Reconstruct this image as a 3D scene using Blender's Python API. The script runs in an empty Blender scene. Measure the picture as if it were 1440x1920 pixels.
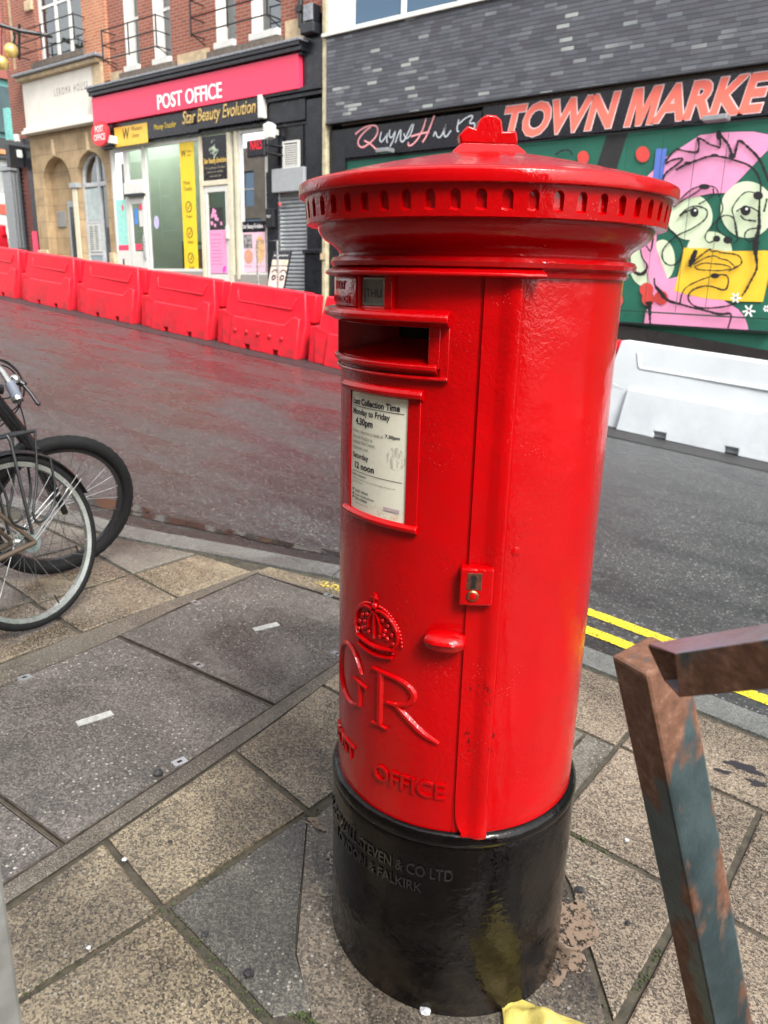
import bpy, bmesh, math, random
from mathutils import Vector, Matrix
random.seed(7)
R_ = math.radians
sin, cos, pi = math.sin, math.cos, math.pi
scene = bpy.context.scene
COL = scene.collection
G = .085                                     # street gradient, falls towards +X

# ---------------------------------------------------------------- camera
def _n(v): return Vector(v).normalized()
_down = _n((-125, 5000, 1440)); _left = _n((-1970, -465, 1440))
_left = (_left - _down * _left.dot(_down)).normalized()
_X = -_left; _Z = -_down; _Y = _Z.cross(_X)
RW = Matrix((_X, _Y, _Z))                    # view axes (right, down, forward) -> world
CAM = Vector((.7245, -1.2189, 1.33))
cd = bpy.data.cameras.new('camera'); co = bpy.data.objects.new('camera', cd); COL.objects.link(co)
cd.sensor_fit = 'VERTICAL'; cd.sensor_height = 36; cd.lens = 27; cd.clip_start = .02; cd.clip_end = 500
r_, d_, f_ = RW @ Vector((1, 0, 0)), RW @ Vector((0, 1, 0)), RW @ Vector((0, 0, 1))
M = Matrix.Identity(4)
for i in range(3): M[i][0] = r_[i]; M[i][1] = -d_[i]; M[i][2] = -f_[i]; M[i][3] = CAM[i]
co.matrix_world = M
cd.dof.use_dof = True; cd.dof.focus_distance = 1.22; cd.dof.aperture_fstop = 9.0
scene.camera = co

# ---------------------------------------------------------------- sky, sun, exposure
SUN_EL, SUN_AZ = R_(48), R_(-25)             # azimuth measured from +X towards +Y
w = bpy.data.worlds.new('World'); scene.world = w; w.use_nodes = True
nt = w.node_tree; bg = nt.nodes['Background']
sk = nt.nodes.new('ShaderNodeTexSky'); sk.sky_type = 'NISHITA'; sk.sun_disc = False
sk.sun_elevation = SUN_EL; sk.sun_rotation = pi / 2 - SUN_AZ; sk.dust_density = 3; sk.air_density = 1.2
hs = nt.nodes.new('ShaderNodeHueSaturation'); hs.inputs['Saturation'].default_value = .14
nt.links.new(sk.outputs[0], hs.inputs['Color']); nt.links.new(hs.outputs[0], bg.inputs['Color'])
bg.inputs['Strength'].default_value = .15
sl = bpy.data.lights.new('sun', 'SUN'); sl.energy = 1.3; sl.angle = R_(18); sl.color = (1, .95, .88)
so = bpy.data.objects.new('sun', sl); COL.objects.link(so)
sd = Vector((cos(SUN_EL) * cos(SUN_AZ), cos(SUN_EL) * sin(SUN_AZ), sin(SUN_EL)))
so.rotation_euler = sd.to_track_quat('Z', 'Y').to_euler(); so.location = (0, 0, 20)
scene.view_settings.view_transform = 'Standard'; scene.view_settings.look = 'None'
scene.view_settings.gamma = 1; scene.view_settings.exposure = 1.64
scene.cycles.max_bounces = 7; scene.cycles.transparent_max_bounces = 12
scene.cycles.use_denoising = True

# ---------------------------------------------------------------- points measured on real planes
def ray(px, py): return RW @ Vector((px - 720, py - 960, 1440))
def FP(px, py, Y=11.0):                      # a point of a facade standing at depth Y
    r = ray(px, py); t = (Y - CAM.y) / r.y
    p = CAM + r * t; return p.x, p.z
def GP(px, py, dz=0):                        # a point of the sloping ground
    r = ray(px, py); t = (dz - CAM.z - G * CAM.x) / (r.z + G * r.x)
    p = CAM + r * t; return p.x, p.y
def gz(x): return -G * x

# ---------------------------------------------------------------- node helpers
class NT:
    def __init__(s, name):
        s.m = bpy.data.materials.new(name); s.m.use_nodes = True; s.t = s.m.node_tree
        s.b = s.t.nodes['Principled BSDF']; s.tc = s.t.nodes.new('ShaderNodeTexCoord').outputs['Object']
    def put(s, sock, v):
        if isinstance(v, bpy.types.NodeSocket): s.t.links.new(v, sock)
        elif isinstance(v, (tuple, list)):
            n = len(sock.default_value); v = tuple(v)[:n]; sock.default_value = v + (1,) * (n - len(v))
        else: sock.default_value = v
    def node(s, ty, **kw):
        n = s.t.nodes.new(ty)
        for k, v in kw.items(): setattr(n, k, v)
        return n
    def math(s, op, a, b=0.0, c=0.0):
        n = s.node('ShaderNodeMath', operation=op)
        s.put(n.inputs[0], a); s.put(n.inputs[1], b)
        if op in ('MULTIPLY_ADD',): s.put(n.inputs[2], c)
        return n.outputs[0]
    def noise(s, scale, detail=3, rough=.5, vec=None, dist=0):
        n = s.node('ShaderNodeTexNoise'); s.put(n.inputs['Vector'], vec or s.tc)
        s.put(n.inputs['Scale'], scale); s.put(n.inputs['Detail'], detail); s.put(n.inputs['Roughness'], rough)
        s.put(n.inputs['Distortion'], dist)
        return n.outputs['Fac']
    def voro(s, scale, out='Color', vec=None, feature='F1', rnd=1):
        n = s.node('ShaderNodeTexVoronoi', feature=feature); s.put(n.inputs['Vector'], vec or s.tc)
        s.put(n.inputs['Scale'], scale); s.put(n.inputs['Randomness'], rnd)
        return n.outputs[out]
    def ramp(s, fac, stops, interp='LINEAR'):
        n = s.node('ShaderNodeValToRGB'); cr = n.color_ramp; cr.interpolation = interp
        while len(cr.elements) < len(stops): cr.elements.new(.5)
        for e, (p, c) in zip(cr.elements, stops):
            e.position = p; c = (c, c, c) if not isinstance(c, (tuple, list)) else c; e.color = tuple(c) + (1,)
        s.put(n.inputs[0], fac); return n.outputs[0]
    def mix(s, fac, a, b, mode='MIX'):
        n = s.node('ShaderNodeMix', data_type='RGBA', blend_type=mode)
        s.put(n.inputs[0], fac); s.put(n.inputs[6], a); s.put(n.inputs[7], b); return n.outputs[2]
    def sep(s, v):
        n = s.node('ShaderNodeSeparateXYZ'); s.put(n.inputs[0], v); return n.outputs
    def comb(s, x, y, z=0.0):
        n = s.node('ShaderNodeCombineXYZ'); s.put(n.inputs[0], x); s.put(n.inputs[1], y); s.put(n.inputs[2], z); return n.outputs[0]
    def mapv(s, scale=(1, 1, 1), loc=(0, 0, 0), vec=None):
        n = s.node('ShaderNodeMapping'); s.put(n.inputs[0], vec or s.tc); s.put(n.inputs['Scale'], scale); s.put(n.inputs['Location'], loc); return n.outputs[0]
    def bump(s, h, strength, dist=.01, prev=None):
        n = s.node('ShaderNodeBump'); s.put(n.inputs['Height'], h); s.put(n.inputs['Strength'], strength); s.put(n.inputs['Distance'], dist)
        if prev is not None: s.put(n.inputs['Normal'], prev)
        return n.outputs[0]
    def out(s, col=None, rough=None, normal=None, **kw):
        if col is not None: s.put(s.b.inputs['Base Color'], col)
        if rough is not None: s.put(s.b.inputs['Roughness'], rough)
        if normal is not None: s.put(s.b.inputs['Normal'], normal)
        for k, v in kw.items(): s.put(s.b.inputs[k.replace('_', ' ')], v)
        return s.m
def sc(c, k): return tuple(min(1, x * k) for x in c)
_cache = {}
def pm(name, c, rough=.5, metal=0, var=.15, scale=8, bump=0, bscale=60, coat=0, spec=.5, rvar=.08):
    """painted / plain material with soft colour and roughness variation"""
    if name in _cache: return _cache[name]
    t = NT(name); n = t.noise(scale, 5, .6)
    col = t.ramp(n, [(.3, sc(c, 1 - var)), (.7, sc(c, 1 + var))])
    r = t.ramp(t.noise(scale * 2.3, 4), [(.3, max(.02, rough - rvar)), (.7, min(1, rough + rvar))])
    nn = t.bump(t.noise(bscale, 4), bump, .01) if bump else None
    _cache[name] = t.out(col, r, nn, Metallic=metal, Coat_Weight=coat, Specular_IOR_Level=spec)
    return _cache[name]
def emis(name, c, k):
    t = NT(name); t.out((.03, .01, .01), .6, None, Emission_Color=c, Emission_Strength=k); return t.m

# ---------------------------------------------------------------- mesh helpers
class MB:
    def __init__(s): s.v = []; s.f = []; s.mi = []; s.cur = 0
    def add(s, vs, fs):
        o = len(s.v); s.v += [tuple(p) for p in vs]
        for f in fs: s.f.append(tuple(i + o for i in f)); s.mi.append(s.cur)
        return s
    def quad(s, a, b, c, d): return s.add([a, b, c, d], [(0, 1, 2, 3)])
    def poly(s, pts): return s.add(pts, [tuple(range(len(pts)))])
    def box(s, x0, x1, y0, y1, z0, z1):
        if x0 > x1: x0, x1 = x1, x0
        if y0 > y1: y0, y1 = y1, y0
        if z0 > z1: z0, z1 = z1, z0
        vs = [(x, y, z) for z in (z0, z1) for y in (y0, y1) for x in (x0, x1)]
        return s.add(vs, [(0, 2, 3, 1), (4, 5, 7, 6), (0, 1, 5, 4), (2, 6, 7, 3), (0, 4, 6, 2), (1, 3, 7, 5)])
    def obox(s, c, ax, ay, az):               # box from centre and three half-axis vectors
        c, ax, ay, az = map(Vector, (c, ax, ay, az))
        vs = [c + ax * x + ay * y + az * z for z in (-1, 1) for y in (-1, 1) for x in (-1, 1)]
        return s.add(vs, [(0, 2, 3, 1), (4, 5, 7, 6), (0, 1, 5, 4), (2, 6, 7, 3), (0, 4, 6, 2), (1, 3, 7, 5)])
    def tube(s, pts, r, n=10, closed=False, cap=True):
        pts = [Vector(p) for p in pts]; m = len(pts)
        rs = r if isinstance(r, (list, tuple)) else [r] * m
        up = None; rings = []
        for i, p in enumerate(pts):
            if closed: d = (pts[(i + 1) % m] - pts[i - 1]).normalized()
            else: d = (pts[min(i + 1, m - 1)] - pts[max(i - 1, 0)]).normalized()
            if up is None:
                up = Vector((0, 0, 1)) if abs(d.z) < .9 else Vector((1, 0, 0))
            a = d.cross(up); 
            if a.length < 1e-4: a = d.cross(Vector((1, .3, 0)))
            a.normalize(); b = a.cross(d).normalized(); up = b
            rings.append([p + (a * cos(2 * pi * k / n) + b * sin(2 * pi * k / n)) * rs[i] for k in range(n)])
        vs = [q for rg in rings for q in rg]; fs = []
        for i in range(m if closed else m - 1):
            j = (i + 1) % m
            for k in range(n): fs.append((i * n + k, i * n + (k + 1) % n, j * n + (k + 1) % n, j * n + k))
        if cap and not closed: fs += [tuple(range(n))[::-1], tuple((m - 1) * n + k for k in range(n))]
        return s.add(vs, fs)
    def lathe(s, prof, n=96, a0=0, a1=360, c=(0, 0, 0)):
        full = abs(a1 - a0) >= 359.9; cols = n if full else n + 1
        vs = []; 
        for r, z in prof:
            for k in range(cols):
                a = R_(a0 + (a1 - a0) * k / n); vs.append((c[0] + r * cos(a), c[1] + r * sin(a), c[2] + z))
        fs = []
        for i in range(len(prof) - 1):
            for k in range(n):
                k2 = (k + 1) % cols; fs.append((i * cols + k, i * cols + k2, (i + 1) * cols + k2, (i + 1) * cols + k))
        return s.add(vs, fs)
    def ball(s, c, r, n=10, sx=1, sy=1, sz=1):
        vs = []; fs = []; m = n // 2 + 1
        for i in range(m + 1):
            t = pi * i / m
            for k in range(n):
                a = 2 * pi * k / n; vs.append((c[0] + r * sx * sin(t) * cos(a), c[1] + r * sy * sin(t) * sin(a), c[2] + r * sz * cos(t)))
        for i in range(m):
            for k in range(n): fs.append((i * n + k, (i + 1) * n + k, (i + 1) * n + (k + 1) % n, i * n + (k + 1) % n))
        return s.add(vs, fs)
    def prism(s, poly, fn0, fn1):             # 2-D outline closed between two mappings (a,b)->xyz
        n = len(poly); vs = [fn0(*p) for p in poly] + [fn1(*p) for p in poly]
        fs = [tuple(range(n)), tuple(range(2 * n - 1, n - 1, -1))]
        for i in range(n): j = (i + 1) % n; fs.append((i, i + n, j + n, j))
        return s.add(vs, fs)
    def build(s, name, mat, parent=None, smooth=None, bevel=0, seg=2, weld=False):
        me = bpy.data.meshes.new(name); me.from_pydata(s.v, [], s.f)
        mats = mat if isinstance(mat, (list, tuple)) else [mat]
        for m in mats: me.materials.append(m)
        if len(mats) > 1: me.polygons.foreach_set('material_index', s.mi)
        bm = bmesh.new(); bm.from_mesh(me)
        if weld: bmesh.ops.remove_doubles(bm, verts=bm.verts, dist=1e-5)
        bmesh.ops.recalc_face_normals(bm, faces=bm.faces); bm.to_mesh(me); bm.free()
        if smooth is not None:
            me.shade_smooth(); me.set_sharp_from_angle(angle=R_(smooth))
        o = bpy.data.objects.new(name, me); COL.objects.link(o)
        if parent is not None:
            o.parent = parent; o.matrix_parent_inverse = Matrix.Translation(-BASE.get(parent.name, Vector((0, 0, 0))))
        if bevel:
            b = o.modifiers.new('bevel', 'BEVEL'); b.width = bevel; b.segments = seg; b.limit_method = 'ANGLE'; b.angle_limit = R_(35)
        return o
BASE = {}
def thing(name, label, cat, loc=(0, 0, 0), group=None):
    o = bpy.data.objects.new(name, None); COL.objects.link(o); o.location = loc; o.empty_display_size = .2
    o['label'] = label; o['category'] = cat; BASE[o.name] = Vector(loc)
    if group: o['group'] = group
    return o
def tag(o, label, cat, group=None):
    o['label'] = label; o['category'] = cat
    if group: o['group'] = group
    return o
def struct(o): o['kind'] = 'structure'; return o
def kids(o): return [c for c in bpy.data.objects if c.parent == o]
def dup(root, loc, label, group=None):
    r = root.copy(); COL.objects.link(r); r.location = loc; r['label'] = label
    if group: r['group'] = group
    def rec(a, b):
        for ch in kids(a):
            if ch == b: continue
            c = ch.copy(); COL.objects.link(c); c.parent = b; c.matrix_parent_inverse = ch.matrix_parent_inverse.copy(); rec(ch, c)
    rec(root, r); return r

def text_geo(body, w=None, h=None, shear=0, offset=0, depth=0, align=None, space=1.0, line=1.0):
    """vertices (x right, y up, z out) of a lettering scaled to a width and/or a height, and its faces"""
    cu = bpy.data.curves.new('t', 'FONT'); cu.body = body; cu.shear = shear; cu.offset = offset; cu.space_character = space; cu.space_line = line
    if align: cu.align_x = align
    cu.extrude = .05 if depth else 0; cu.resolution_u = 3; cu.fill_mode = 'BOTH' if depth else 'FRONT'
    o = bpy.data.objects.new('t', cu); COL.objects.link(o)
    me = bpy.data.meshes.new_from_object(o.evaluated_get(bpy.context.evaluated_depsgraph_get()))
    vs = [v.co.copy() for v in me.vertices]; fs = [tuple(p.vertices) for p in me.polygons]
    bpy.data.objects.remove(o); bpy.data.curves.remove(cu); bpy.data.meshes.remove(me)
    x0 = min(v.x for v in vs); x1 = max(v.x for v in vs); y0 = min(v.y for v in vs); y1 = max(v.y for v in vs)
    kx = w / (x1 - x0) if w else None; ky = h / (y1 - y0) if h else None
    kx = kx or ky; ky = ky or kx
    z0 = min(v.z for v in vs); 
    return [((v.x - x0) * kx, (v.y - y0) * ky, ((v.z - z0) / .1 * depth) if depth else 0) for v in vs], fs
def text_on_wall(mb, body, x, z, y, w=None, h=None, **k):
    vs, fs = text_geo(body, w, h, **k); return mb.add([(x + a, y - c, z + b) for a, b, c in vs], fs)
def smooth_pts(pts, it=2, closed=False):
    for _ in range(it):
        q = []
        n = len(pts); rng = range(n if closed else n - 1)
        if not closed: q.append(pts[0])
        for i in rng:
            a, b = pts[i], pts[(i + 1) % n]
            q.append(tuple(a[k] * .75 + b[k] * .25 for k in range(len(a)))); q.append(tuple(a[k] * .25 + b[k] * .75 for k in range(len(a))))
        if not closed: q.append(pts[-1])
        pts = q
    return pts
def ribbon(pts, wd, jit=0, rnd=None):
    """flat brush stroke outline as quads in 2-D"""
    m = len(pts); L = []; Rr = []
    for i, p in enumerate(pts):
        a = pts[max(i - 1, 0)]; b = pts[min(i + 1, m - 1)]; dx, dy = b[0] - a[0], b[1] - a[1]; l = math.hypot(dx, dy) or 1
        ww = (wd[i] if isinstance(wd, list) else wd) / 2 * (1 + (rnd.uniform(-jit, jit) if jit else 0))
        L.append((p[0] - dy / l * ww, p[1] + dx / l * ww)); Rr.append((p[0] + dy / l * ww, p[1] - dx / l * ww))
    return L, Rr
# ---------------------------------------------------------------- materials
def red_paint():
    t = NT('red_gloss_paint')
    base = t.ramp(t.noise(5, 4), [(.3, (.33, .0001, .0010)), (.7, (.41, .0003, .0015))])
    # pale splash dots on the paint, denser on some areas
    v = t.voro(170, 'Distance'); n = t.noise(9, 2)
    lim = t.ramp(n, [(.48, 0), (.80, .27)])
    k = t.math('LESS_THAN', v, lim)
    col = t.mix(t.math('MULTIPLY', k, .42), base, (.70, .12, .12))
    chips = t.math('GREATER_THAN', t.noise(140, 3, .6), t.ramp(t.noise(7, 2), [(.2, .74), (.8, .9)]))
    col = t.mix(t.math('MULTIPLY', chips, .55), col, (.12, .0, .002))
    dv = t.node('ShaderNodeVectorMath', operation='DISTANCE'); t.put(dv.inputs[0], t.mapv((1, 1, .22))); t.put(dv.inputs[1], (.2400 * cos(R_(-49)), .2400 * sin(R_(-49)), .62 * .22))
    wear = t.math('MULTIPLY', t.math('LESS_THAN', dv.outputs['Value'], .028), t.math('GREATER_THAN', t.noise(75, 5, .7, vec=t.mapv((1, 1, .5))), .60))
    col = t.mix(t.math('MULTIPLY', wear, .85), col, (.035, .004, .004))
    grime = t.math('GREATER_THAN', t.noise(48, 6, .75), .735); col = t.mix(t.math('MULTIPLY', grime, .5), col, (.10, .002, .003))
    peel = t.noise(130, 2, .5, dist=.6); patch = t.ramp(t.noise(6, 2), [(.42, .12), (.62, 1)])
    h = t.math('MULTIPLY', peel, patch); h2 = t.noise(22, 2)
    nn = t.bump(h, .32, .004); nn = t.bump(h2, .22, .008, nn)
    return t.out(col, t.ramp(t.noise(30, 3), [(.3, .10), (.7, .2)]), nn, Specular_IOR_Level=.33)
def black_paint():
    t = NT('black_gloss_paint')
    dirt = t.noise(14, 5, .65)
    z = t.sep(t.tc)[2]
    low = t.math('SUBTRACT', 1.0, t.math('MULTIPLY', z, 3.2))            # splashed street dirt near the ground
    k = t.math('MULTIPLY', t.ramp(dirt, [(.42, 0), (.72, 1)]), t.ramp(low, [(.3, .12), (.95, .9)]))
    col = t.mix(k, (.0022, .0015, .0015), (.028, .019, .012))
    nn = t.bump(t.noise(70, 3, dist=.5), .3, .004); nn = t.bump(t.noise(11, 2), .25, .01, nn)
    return t.out(col, t.mix(k, (.06, .06, .06), (.35, .35, .35)), nn, Specular_IOR_Level=.28)
def slab_mat(name, dark, light, thr=(.42, .58), wet=.5, scale=110, seed=0, pale=.9):
    t = NT(name); v0 = t.mapv(loc=(seed, seed * .7, 0))
    v = t.sep(t.voro(scale * 2.1, 'Color', vec=v0))[0]
    n = t.noise(scale * 2.6, 4, .7, vec=v0)
    big = t.noise(2.6, 4, .6, vec=v0)
    f = t.math('ADD', t.math('MULTIPLY', v, .30), t.math('MULTIPLY', n, .70))
    f = t.math('ADD', f, t.math('MULTIPLY', t.math('SUBTRACT', big, .5), .35))
    col = t.ramp(f, [(thr[0] - .06, dark), ((thr[0] + thr[1]) / 2 - .03, tuple((a + b) / 2.4 for a, b in zip(dark, light))), (thr[1] + .02, light)])
    fl = t.math('LESS_THAN', t.voro(scale * .55, 'Distance', vec=v0), t.ramp(t.noise(3, 1, vec=v0), [(.3, .10), (.7, .2)]))
    col = t.mix(t.math('MULTIPLY', fl, .6), col, (pale * .45, pale * .43, pale * .38))
    wetm = t.ramp(t.noise(1.9, 4, .6, vec=v0, dist=.5), [(.42, 1), (.58, 0)])
    col = t.mix(t.math('MULTIPLY', wetm, wet), col, t.mix(1.0, col, (.40, .39, .40), 'MULTIPLY'))
    rough = t.mix(t.math('MULTIPLY', wetm, wet), (.33, .33, .33), (.08, .08, .08))
    nn = t.bump(t.noise(scale * 1.1, 4, .6, vec=v0), .45, .003); nn = t.bump(t.noise(9, 3, vec=v0), .3, .012, nn)
    return t.out(col, rough, nn)
def asphalt(name='asphalt'):
    t = NT(name)
    v = t.sep(t.voro(150, 'Color'))[0]
    col = t.ramp(v, [(0, (.023, .024, .024)), (.8, (.054, .056, .056)), (.94, (.10, .097, .093)), (.98, (.20, .195, .19)), (1, (.27, .265, .25))])
    st = t.mapv((.9, 2.6, 1)); red = t.ramp(t.noise(.55, 5, .6, vec=st, dist=.6), [(.48, 0), (.70, 1)])
    y = t.sep(t.tc)
    col = t.mix(t.math('MULTIPLY', red, .16), col, t.mix(1, col, (1.0, .72, .68), 'MULTIPLY'))
    patchy = t.noise(1.2, 5, .65, vec=st); col = t.mix(t.ramp(patchy, [(.42, 0), (.62, .8)]), col, t.mix(1, col, (.45, .45, .46), 'MULTIPLY'))
    # the left part of the street is wet, the part right of the pillar box has dried
    wetx = t.ramp(t.math('MULTIPLY_ADD', t.math('SUBTRACT', y[0], t.math('MULTIPLY', y[1], -.0)), .25, .62), [(.15, 1), (.75, 0)])
    wn = t.math('MULTIPLY', t.ramp(patchy, [(.38, .35), (.60, 1.1)]), wetx)
    kb = t.math('SUBTRACT', t.math('SUBTRACT', y[1], 1.40), t.math('MULTIPLY', t.math('MINIMUM', t.math('ADD', y[0], 1.0), 0.0), .37))
    kb = t.math('ADD', kb, t.math('MULTIPLY', t.math('SUBTRACT', t.noise(5, 4, vec=st), .5), .42))
    gut = t.math('MULTIPLY', t.ramp(kb, [(.24, 1), (.42, 0)]), t.ramp(y[0], [(0, 1), (.01, 0)]))
    col = t.mix(t.math('MULTIPLY', gut, .75), col, t.mix(1, col, (.32, .29, .27), 'MULTIPLY'))
    wn = t.math('MAXIMUM', wn, t.math('MULTIPLY', gut, .9))
    nn = t.bump(t.noise(260, 3, .6), .35, .003); nn = t.bump(t.noise(7, 4), .15, .01, nn)
    return t.out(col, t.mix(wn, (.5, .5, .5), (.25, .25, .25)), nn, Specular_IOR_Level=.42)
def brick_mat(name, c1, c2, mortar, bw=.225, bh=.067, mz=.01, rough=.85):
    t = NT(name); s = t.sep(t.tc); v = t.comb(t.math('ADD', s[0], s[1]), s[2])
    n = t.node('ShaderNodeTexBrick'); t.put(n.inputs['Vector'], v); t.put(n.inputs['Color1'], c1); t.put(n.inputs['Color2'], c2); t.put(n.inputs['Mortar'], mortar)
    t.put(n.inputs['Scale'], 1.0); t.put(n.inputs['Mortar Size'], mz); t.put(n.inputs['Brick Width'], bw); t.put(n.inputs['Row Height'], bh); t.put(n.inputs['Bias'], -.1)
    col = t.mix(t.ramp(t.noise(1.3, 4), [(.35, 0), (.7, .45)]), n.outputs[0], t.mix(1, n.outputs[0], (.55, .5, .5), 'MULTIPLY'))
    return t.out(col, rough, t.bump(n.outputs['Fac'], -.4, .01))
def slate_mat():
    t = NT('slate_cladding'); s = t.sep(t.tc)
    rz = t.math('DIVIDE', s[2], .0635); row = t.math('FLOOR', rz); fr = t.math('FRACT', rz)
    off = t.node('ShaderNodeTexWhiteNoise', noise_dimensions='1D'); t.put(off.inputs['W'], row)
    xx = t.math('ADD', t.math('DIVIDE', s[0], .21), t.math('MULTIPLY', off.outputs[0], 1.0)); cell = t.math('FLOOR', xx); fx = t.math('FRACT', xx)
    wn = t.node('ShaderNodeTexWhiteNoise', noise_dimensions='2D'); t.put(wn.inputs['Vector'], t.comb(cell, row))
    val = t.math('ADD', wn.outputs[0], t.math('MULTIPLY', t.math('SUBTRACT', t.noise(.55, 2), .5), .55))
    col = t.ramp(val, [(.0, (.040, .042, .052)), (.35, (.072, .075, .088)), (.6, (.046, .043, .052)), (.92, (.10, .105, .12)), (.96, (.16, .17, .17)), (1, (.26, .28, .26))])
    col = t.mix(t.math('MULTIPLY', t.noise(30, 4), .5), col, t.mix(1, col, (.62, .64, .68), 'MULTIPLY'))
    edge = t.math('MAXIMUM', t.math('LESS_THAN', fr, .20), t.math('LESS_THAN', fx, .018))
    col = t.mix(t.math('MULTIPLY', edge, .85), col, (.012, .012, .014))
    return t.out(col, .5, t.bump(t.math('ADD', t.math('MULTIPLY', t.math('SUBTRACT', 1, fr), 1.0), t.math('MULTIPLY', wn.outputs[0], .25)), .6, .02))
def ashlar_mat():
    t = NT('sandstone_blocks'); s = t.sep(t.tc); v = t.comb(t.math('ADD', s[0], s[1]), s[2])
    n = t.node('ShaderNodeTexBrick'); t.put(n.inputs['Vector'], v); t.put(n.inputs['Color1'], (.42, .30, .17)); t.put(n.inputs['Color2'], (.34, .24, .13)); t.put(n.inputs['Mortar'], (.20, .145, .09))
    t.put(n.inputs['Scale'], 1.0); t.put(n.inputs['Mortar Size'], .008); t.put(n.inputs['Brick Width'], .85); t.put(n.inputs['Row Height'], .42)
    col = t.mix(t.ramp(t.noise(3, 5, .65), [(.4, 0), (.75, .7)]), n.outputs[0], (.15, .105, .06))
    return t.out(col, .85, t.bump(t.noise(40, 4), .25, .01))
def plastic(name, c, dirt=.5, red=True):
    t = NT(name); s = t.sep(t.tc)
    h = t.math('ADD', s[2], t.math('MULTIPLY', s[0], G))                  # height over the sloping road
    low = t.ramp(h, [(.06, 1), (.5, 0)])
    k = t.math('MULTIPLY', t.ramp(t.noise(6, 5, .65), [(.35, .1), (.65, 1)]), t.math('MULTIPLY', low, dirt))
    col = t.ramp(t.noise(2, 4), [(.3, sc(c, .9)), (.7, sc(c, 1.06))])
    col = t.mix(k, col, (.10, .035, .035) if red else (.35, .40, .44))
    fine = t.math('LESS_THAN', t.voro(40, 'Distance'), .07); col = t.mix(t.math('MULTIPLY', fine, .25), col, (.05, .02, .02) if red else (.3, .3, .3))
    return t.out(col, t.ramp(t.noise(9, 3), [(.3, .3), (.7, .48)]), t.bump(t.noise(35, 3), .08, .01), Subsurface_Weight=.0)
def rust_mat(name='rusty_green_steel', lo=.555, k2=1.0):
    t = NT(name)
    s = t.mapv((1, 1, .35)); n = t.noise(16, 5, .6, vec=s); k = t.ramp(t.math('ADD', n, t.ramp(t.sep(t.tc)[2], [(.84, 0), (.97, .16)])), [(lo - .03, 0), (lo + .03, 1)])
    rust = t.ramp(t.noise(70, 5, .7), [(.3, (.09, .040, .022)), (.55, (.18, .085, .052)), (.75, (.29, .175, .12))])
    green = t.ramp(t.noise(30, 4), [(.3, (.028, .046, .050)), (.7, (.055, .082, .088))])
    col = t.mix(k, green, rust)
    if name == 'rusty_rail_steel':            # sky reflection put into the colour of the rail's upper faces, pale blue
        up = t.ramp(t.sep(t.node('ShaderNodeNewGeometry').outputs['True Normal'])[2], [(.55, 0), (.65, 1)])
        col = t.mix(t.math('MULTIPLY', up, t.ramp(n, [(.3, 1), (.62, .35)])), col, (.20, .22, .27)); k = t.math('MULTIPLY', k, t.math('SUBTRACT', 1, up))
    return t.out(col, t.mix(k, (.33, .33, .33), (.75, .75, .75)), t.bump(t.noise(160, 3), .3, .002), Specular_IOR_Level=.4)
def glass_mat(name, tint=(.6, .7, .68), k=.0):
    """window pane: see-through straight on, mirror-like at an angle"""
    t = NT(name); t.t.nodes.remove(t.b)
    tr = t.node('ShaderNodeBsdfTransparent'); t.put(tr.inputs[0], tint)
    gl = t.node('ShaderNodeBsdfGlossy'); t.put(gl.inputs['Roughness'], .015); t.put(gl.inputs['Color'], (.95, .97, 1))
    fr = t.node('ShaderNodeFresnel'); t.put(fr.inputs[0], 1.65)
    mx = t.node('ShaderNodeMixShader'); t.put(mx.inputs[0], t.math('ADD', fr.outputs[0], k)); t.t.links.new(tr.outputs[0], mx.inputs[1]); t.t.links.new(gl.outputs[0], mx.inputs[2])
    t.t.links.new(mx.outputs[0], t.t.nodes['Material Output'].inputs[0]); return t.m
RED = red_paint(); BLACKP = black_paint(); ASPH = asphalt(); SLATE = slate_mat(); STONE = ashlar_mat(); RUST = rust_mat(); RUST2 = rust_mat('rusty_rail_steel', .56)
BUFF = slab_mat('buff_slab', (.042, .036, .028), (.33, .27, .18), (.38, .64), .85, 105, 1)
BUFF2 = slab_mat('buff_slab_worn', (.050, .042, .032), (.29, .235, .165), (.42, .64), .75, 105, 7)
GREY = slab_mat('grey_slab', (.048, .045, .040), (.21, .19, .155), (.40, .66), .8, 120, 3)
BROWN = slab_mat('brown_slab', (.042, .034, .028), (.31, .25, .185), (.41, .62), .5, 120, 12)
DARK = slab_mat('dark_slab', (.048, .047, .043), (.20, .185, .15), (.42, .72), .8, 110, 5)
COVERM = slab_mat('cover_concrete', (.046, .042, .039), (.19, .17, .15), (.41, .70), .75, 90, 9, 1.0)
PITM = slab_mat('patch_concrete', (.042, .037, .032), (.20, .165, .125), (.42, .68), .95, 100, 15)
KERBM = slab_mat('kerb_stone', (.060, .062, .060), (.20, .205, .19), (.38, .70), .6, 130, 4)
MORTAR = pm('mortar_bed', (.045, .038, .026), .8, var=.5, scale=30, bump=.5)
PAVEF = slab_mat('far_pavement', (.10, .085, .07), (.24, .21, .17), (.42, .62), .5, 60, 2)
BRICK = brick_mat('red_brick', (.30, .075, .040), (.22, .055, .034), (.26, .19, .15))
BRICKO = brick_mat('orange_brick', (.50, .17, .075), (.40, .12, .06), (.42, .32, .22))
BRICKF = brick_mat('far_brick', (.30, .07, .06), (.26, .06, .05), (.24, .12, .1))
SLATEDARK = pm('black_tile', (.022, .021, .022), .35, var=.4, scale=3, bump=.1)
REDPL = plastic('red_barrier_plastic', (.78, .012, .030)); WHITEPL = plastic('white_barrier_plastic', (.60, .64, .665), .35, False)
BLK = pm('black_shop_paint', (.012, .013, .017), .32, var=.4, scale=4, bump=.08)
BLKIRON = pm('black_iron', (.012, .013, .015), .4)
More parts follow.
